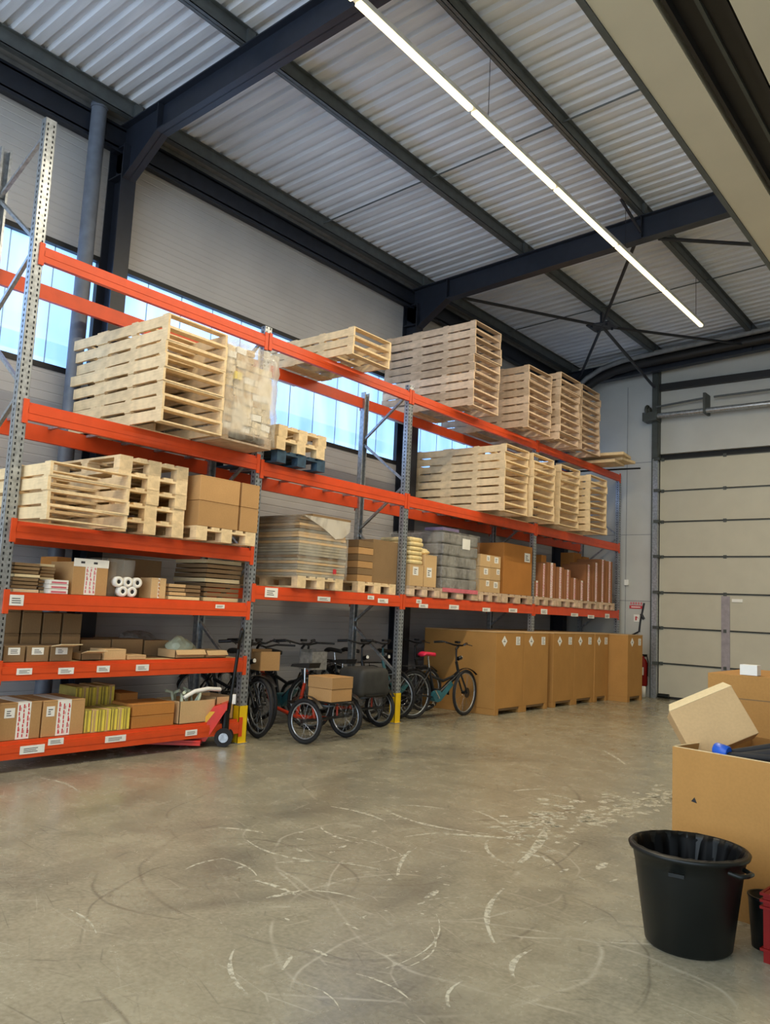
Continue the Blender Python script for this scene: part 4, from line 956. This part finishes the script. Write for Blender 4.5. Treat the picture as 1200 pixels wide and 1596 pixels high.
hm = mb('black').tube([(-.03, 0, .34), (-.09, 0, 1.02)], .019, 10).tube([(-.09, 0, 1.02), (-.10, -.10, 1.10), (-.115, -.17, 1.20), (-.115, -.05, 1.235), (-.115, .05, 1.235), (-.115, .17, 1.20), (-.10, .10, 1.10), (-.09, 0, 1.02)], .015, 8).box(-.13, -.10, -.16, .16, 1.20, 1.225)
ho = hm.obj('handle', t); mb('white').box(-.097, -.062, -.022, .022, .44, .54).obj('sticker', ho)
t['label'] = 'red hand pallet truck with black handle parked at the foot of the rack post'

# ================================================================ BACK WALL DETAILS
def on_back(px, py): return at(px, py, 'y', YB-.01)
p = on_back(991, 946)
m = mb('red').box(p.x-.14, p.x+.14, YB-.012, YB-.008, p.z-.035, p.z+.03).mat('white').box(p.x-.10, p.x+.10, YB-.013, YB-.012, p.z-.012, p.z+.006).mat('pink')
for i in range(5): m.box(p.x-.12+.055*i, p.x-.09+.055*i, YB-.012, YB-.008, p.z+.05, p.z+.10)
tag(m.obj('fire_notice'), 'red notice strip on the grey wall left of the big door', 'sign')
p = on_back(992, 963)
m = mb('white').box(p.x-.06, p.x+.06, YB-.012, YB-.008, p.z-.08, p.z+.07).mat('red').tube([(p.x-.01, YB-.013, p.z-.05), (p.x-.01, YB-.013, p.z+.03)], .016, 8).tube([(p.x-.01, YB-.013, p.z+.03), (p.x+.04, YB-.013, p.z-.01)], .006, 6)
tag(m.obj('extinguisher_sign'), 'small red and white pictogram sign under the red notice strip', 'sign')
p = on_back(1007, 1045)
t = thing('fire_extinguisher', 'red fire extinguisher on the wall between the farthest big carton and the door', 'fire extinguisher', (p.x-.02, YB-.12, .22))
mb('cratered').lathe([(0, 0), (.075, 0), (.085, .02), (.085, .46), (.06, .53), (.025, .56), (.02, .6), (0, .6)], n=20).obj('cylinder', t)
mb('black').tube([(0, 0, .6), (.08, -.01, .6), (.11, -.02, .5), (.105, -.03, .2)], .012, 8).box(-.02, .08, -.01, .01, .61, .64).obj('hose', t)
mb('white').box(-.04, .04, -.088, -.084, .22, .38).obj('paper_label', t)
mb('galv').box(-.03, .03, .06, .12, .3, .36).obj('bracket', t)
p = on_back(977, 908); tag(mb('white').box(p.x-.045, p.x+.045, YB-.05, YB, p.z-.06, p.z+.06).obj('junction_box', bevel=.006), 'small white box on the grey wall above the fire notice', 'junction box')
m = mb('blackbrace').tube([on_back(1004, 940), on_back(998, 968), on_back(996, 985)], .02, 6).tube([on_back(996, 985)+Vector((0, -.05, 0)), on_back(986, 990)+Vector((0, -.05, 0))], .018, 6).tube([on_back(1003, 957)+Vector((-.05, 0, 0)), on_back(1000, 965)+Vector((.05, 0, 0))], .03, 6)
tag(m.obj('door_lever'), 'black door operating lever beside the door track', 'lever')
p = on_back(1012, 1076); tag(mb('white').lathe([(0, 0), (.06, 0), (.065, .2), (.05, .22), (0, .22)], (p.x-.06, YB-.22, 0), 16).obj('small_bucket'), 'small white bucket on the floor under the fire extinguisher', 'bucket')
p = on_back(1036, 1078); tag(mb('black').tube([(p.x-.1, YB-.12, .06), (p.x+.12, YB-.12, .06)], .045, 10).obj('door_bumper'), 'black rubber bumper at the foot of the door track', 'bumper')

# ================================================================ FOREGROUND RIGHT
# big open carton
ang = -.19; CO = Vector((-1.645, 4.76, 0)); HB = .83
HZ = .035
t = thing('open_carton', 'large open-topped brown carton behind the black bin', 'box', CO, ang)
w_ = .012; SX, SY = 1.15, .95
mb('cardbig').box(0, SX, 0, w_, 0, HB).box(0, SX, SY-w_, SY, 0, HB).box(0, w_, w_, SY-w_, 0, HB).box(SX-w_, SX, w_, SY-w_, 0, HB).box(w_, SX-w_, w_, SY-w_, .0, .02).obj('box_body', t)
mb('cardl').box(0, SX, 0, w_, HB, HB+.003).box(0, w_, 0, SY, HB, HB+.003).obj('cut_edge', t)
q = mb('dark'); q.add([(.115, -.001, .55), (.15, -.001, .545), (.135, -.001, .575)], [(0, 1, 2)]); q.obj('torn_hole', t)
mb('cardd').box(.02, SX-.02, .02, SY-.02, .02, .60).obj('packed_filling', t)
M4 = Matrix.Translation(CO) @ Matrix.Rotation(ang, 4, 'Z')
def L(x, y, z): return M4 @ Vector((x, y, z))
# black hoses and cap
for i, pts in enumerate((((.30, .10, .80), (.50, .12, .86), (.75, .2, .89), (1.1, .3, .93)), ((.34, .06, .78), (.55, .08, .84), (.8, .12, .85), (1.12, .16, .87)), ((.26, .2, .76), (.5, .22, .84), (.8, .3, .90), (1.1, .42, .92)), ((.30, .045, .79), (.55, .05, .815), (.9, .05, .82), (1.12, .06, .83)))):
    tag(mb('rubber').tube([L(p[0], p[1], p[2]+HZ) for p in pts], .020 if i != 1 else .028, 10).obj('black_hose'), '%s black hose lying in the open carton' % ('upper', 'thick middle', 'rearmost', 'lowest front')[i], 'hose', 'black hoses in the open carton')
c = L(.27, .045, .845); tag(mb('blue').tube([(-.04, 0, 0), (-.034, 0, 0), (.034, 0, 0), (.04, 0, 0)], [.032, .036, .036, .032], 20).obj('blue_cap'), 'bright blue plastic cap on the rim of the open carton', 'cap'); COL.objects['blue_cap'].location = c; COL.objects['blue_cap'].rotation_euler = (0, .15, -.25)
tag(mb('galv').tube([L(.62, .03, .875), L(.8, .05, .865), L(1.0, .1, .885)], .010, 8).obj('metal_rod'), 'thin silver rod among the black hoses', 'rod')
# tilted carton resting inside
A = at(1040, 1104, 'y', 5.02); B = at(1137, 1064, 'y', 5.22); D = at(1064, 1170, 'y', 4.98)
ex = (B-A).normalized(); ez0 = (A-D); ez = (ez0-ex*ez0.dot(ex)).normalized(); ey = ez.cross(ex)
wd = (B-A).length; hh = wd*.80; dp = .17
Mt = Matrix(((ex.x, ey.x, ez.x, A.x), (ex.y, ey.y, ez.y, A.y), (ex.z, ey.z, ez.z, A.z), (0, 0, 0, 1)))
t = thing('cardboard_box', 'tilted tan carton leaning out of the large open carton', 'box'); t.matrix_world = Mt
mb('cardp').box(0, wd, 0, dp, -hh, -.02).obj('box_body', t, bevel=.004)
mb('cardl').box(.01, wd-.01, -.004, .004, -.035, 0).add([(0, 0, -.03), (wd, 0, -.03), (wd-.03, .06, .02), (.05, .06, .02)], [(0, 1, 2, 3)]) 
m = mb('cardl'); m.add([(0, -.002, -.02), (wd, -.002, -.02), (wd-.02, .055, .028), (.03, .055, .028), (0, .003, -.024), (wd, .003, -.024), (wd-.02, .060, .024), (.03, .060, .024)], [(0, 1, 2, 3), (7, 6, 5, 4), (0, 4, 5, 1), (1, 5, 6, 2), (2, 6, 7, 3), (3, 7, 4, 0)]); m.obj('top_flap', t)
mb('dark').box(.02, wd-.012, .02, dp-.02, -.0195, -.0185).obj('open_slot', t)
m = mb('cardd')
for i in range(3): m.box(wd, wd+.0015, .03+.05*i, .036+.05*i, -hh+.01, -.03)
m.obj('corrugation_edge', t)
# further carton behind
p = at(1103, 1048, 'y', 6.2)
t = carton((p.x, 6.2, 0), 1.0, 1.0, p.z, 'cardbig', 'second large carton standing behind the tilted box', rz=-math.pi/2, seam=False, name='tall_carton')
t.location = (p.x, 6.2, 0)
mb('cardd').box(0, .001, .0, 1.0, p.z-.17, p.z-.163).obj('fold_line', t)
q = at(1153, 1047, 'y', 6.22); r_ = at(1180, 1047, 'y', 6.22)
o = mb('white').box(q.x, r_.x, 6.22, 6.32, p.z+.003, p.z+.075).obj('paper_pad'); tag(o, 'white paper pad lying on the far carton in front of the door', 'paper')
# bin
t = thing('waste_bin', 'round black plastic bin with a black liner on the floor at the right', 'bin', (-1.36, 4.17, 0))
Rb, Rt, Hb = .200, .262, .455
mb('black').lathe([(0, .0), (Rb-.015, .0), (Rb, .015), (Rb+(Rt-Rb)*.82, Hb*.82), (Rt-.01, Hb*.82+.004), (Rt, Hb-.03), (Rt+.016, Hb-.02), (Rt+.020, Hb-.006), (Rt+.012, Hb+.002), (Rt-.006, Hb), (Rt-.012, Hb-.02), (Rb-.01, .02), (0, .02)], n=48).obj('bin_body', t)
rnd = random.Random(2); m = mb('liner'); n = 72; vs = []
rows = [(Rt+.014, Hb-.004, .003), (Rt-.004, Hb+.006, .003), (Rt-.02, Hb-.03, .010), (Rt-.045, Hb-.12, .022), (Rt-.07, Hb-.22, .025), (Rb-.06, .10, .02), (.02, .06, 0)]
for i, (r, z, am) in enumerate(rows):
    for q in range(n):
        a = 2*math.pi*q/n; rr = r+am*(math.sin(q*1.7)+.6*math.sin(q*2.9+1)+rnd.uniform(-.5, .5)); vs.append((rr*math.cos(a), rr*math.sin(a), z+am*.3*rnd.uniform(-1, 1)))
m.add(vs, [(i*n+q, i*n+(q+1) % n, (i+1)*n+(q+1) % n, (i+1)*n+q) for i in range(len(rows)-1) for q in range(n)], True); m.obj('liner', t)
for a in (2.70, -.35):
    ca, sa = math.cos(a), math.sin(a)
    def hp(r, s_, z): return (r*ca-s_*sa, r*sa+s_*ca, z)
    mb('black').tube([hp(Rt-.0, -.055, Hb-.045), hp(Rt+.05, -.045, Hb-.05), hp(Rt+.058, 0, Hb-.05), hp(Rt+.05, .045, Hb-.05), hp(Rt-.0, .055, Hb-.045)], .011, 8).obj('handle', t)
a = -1.15-.3; mb('black').box(-.035, .035, -.006, .006, -.008, .008, Matrix.Rotation(a+math.pi/2, 4, 'Z') @ Matrix.Translation((0, -Rt-.006, Hb-.075))).obj('grip_tab', t)
# red crate and its contents, black tub behind
p = at(1190, 1500, 'z', 0); H_ = at(1190, 1392, 'y', p.y).z
t = thing('plastic_crate', 'red ribbed plastic crate cut off by the right edge', 'crate', (p.x, p.y, 0), -.1)
m = mb('cratered').box(0, .55, 0, .02, 0, H_).box(0, .55, .33, .35, 0, H_).box(0, .02, .02, .33, 0, H_).box(.53, .55, .02, .33, 0, H_).box(.02, .53, .02, .33, 0, .02)
for zz in (.06, H_-.06, H_-.03, H_): m.box(-.012, .562, -.012, 0, zz-.008, zz+.004).box(-.012, 0, 0, .362, zz-.008, zz+.004)
for xx in (.04, .16, .28, .40, .51): m.box(xx-.006, xx+.006, -.010, 0, .06, H_-.06)
m.obj('crate_body', t)
p2 = Vector((p.x+.095, p.y+.12, .03)); crumple('plastic_bag', p2, (.066, .075, .29), 'green', 'crumpled whitish green plastic bag standing in the red crate', 'bag', 21)
t = thing('black_tub', 'low black tub in the shade between the bin and the red crate', 'tub', (-1.06, 4.42, 0))
mb('black').lathe([(0, 0), (.075, 0), (.09, .22), (.095, .24), (.085, .24), (.07, .02), (0, .02)], n=24).obj('tub_body', t); mb('black').torus((0, 0, .235), .09, .006, 'z', 24, 6).obj('rim', t)
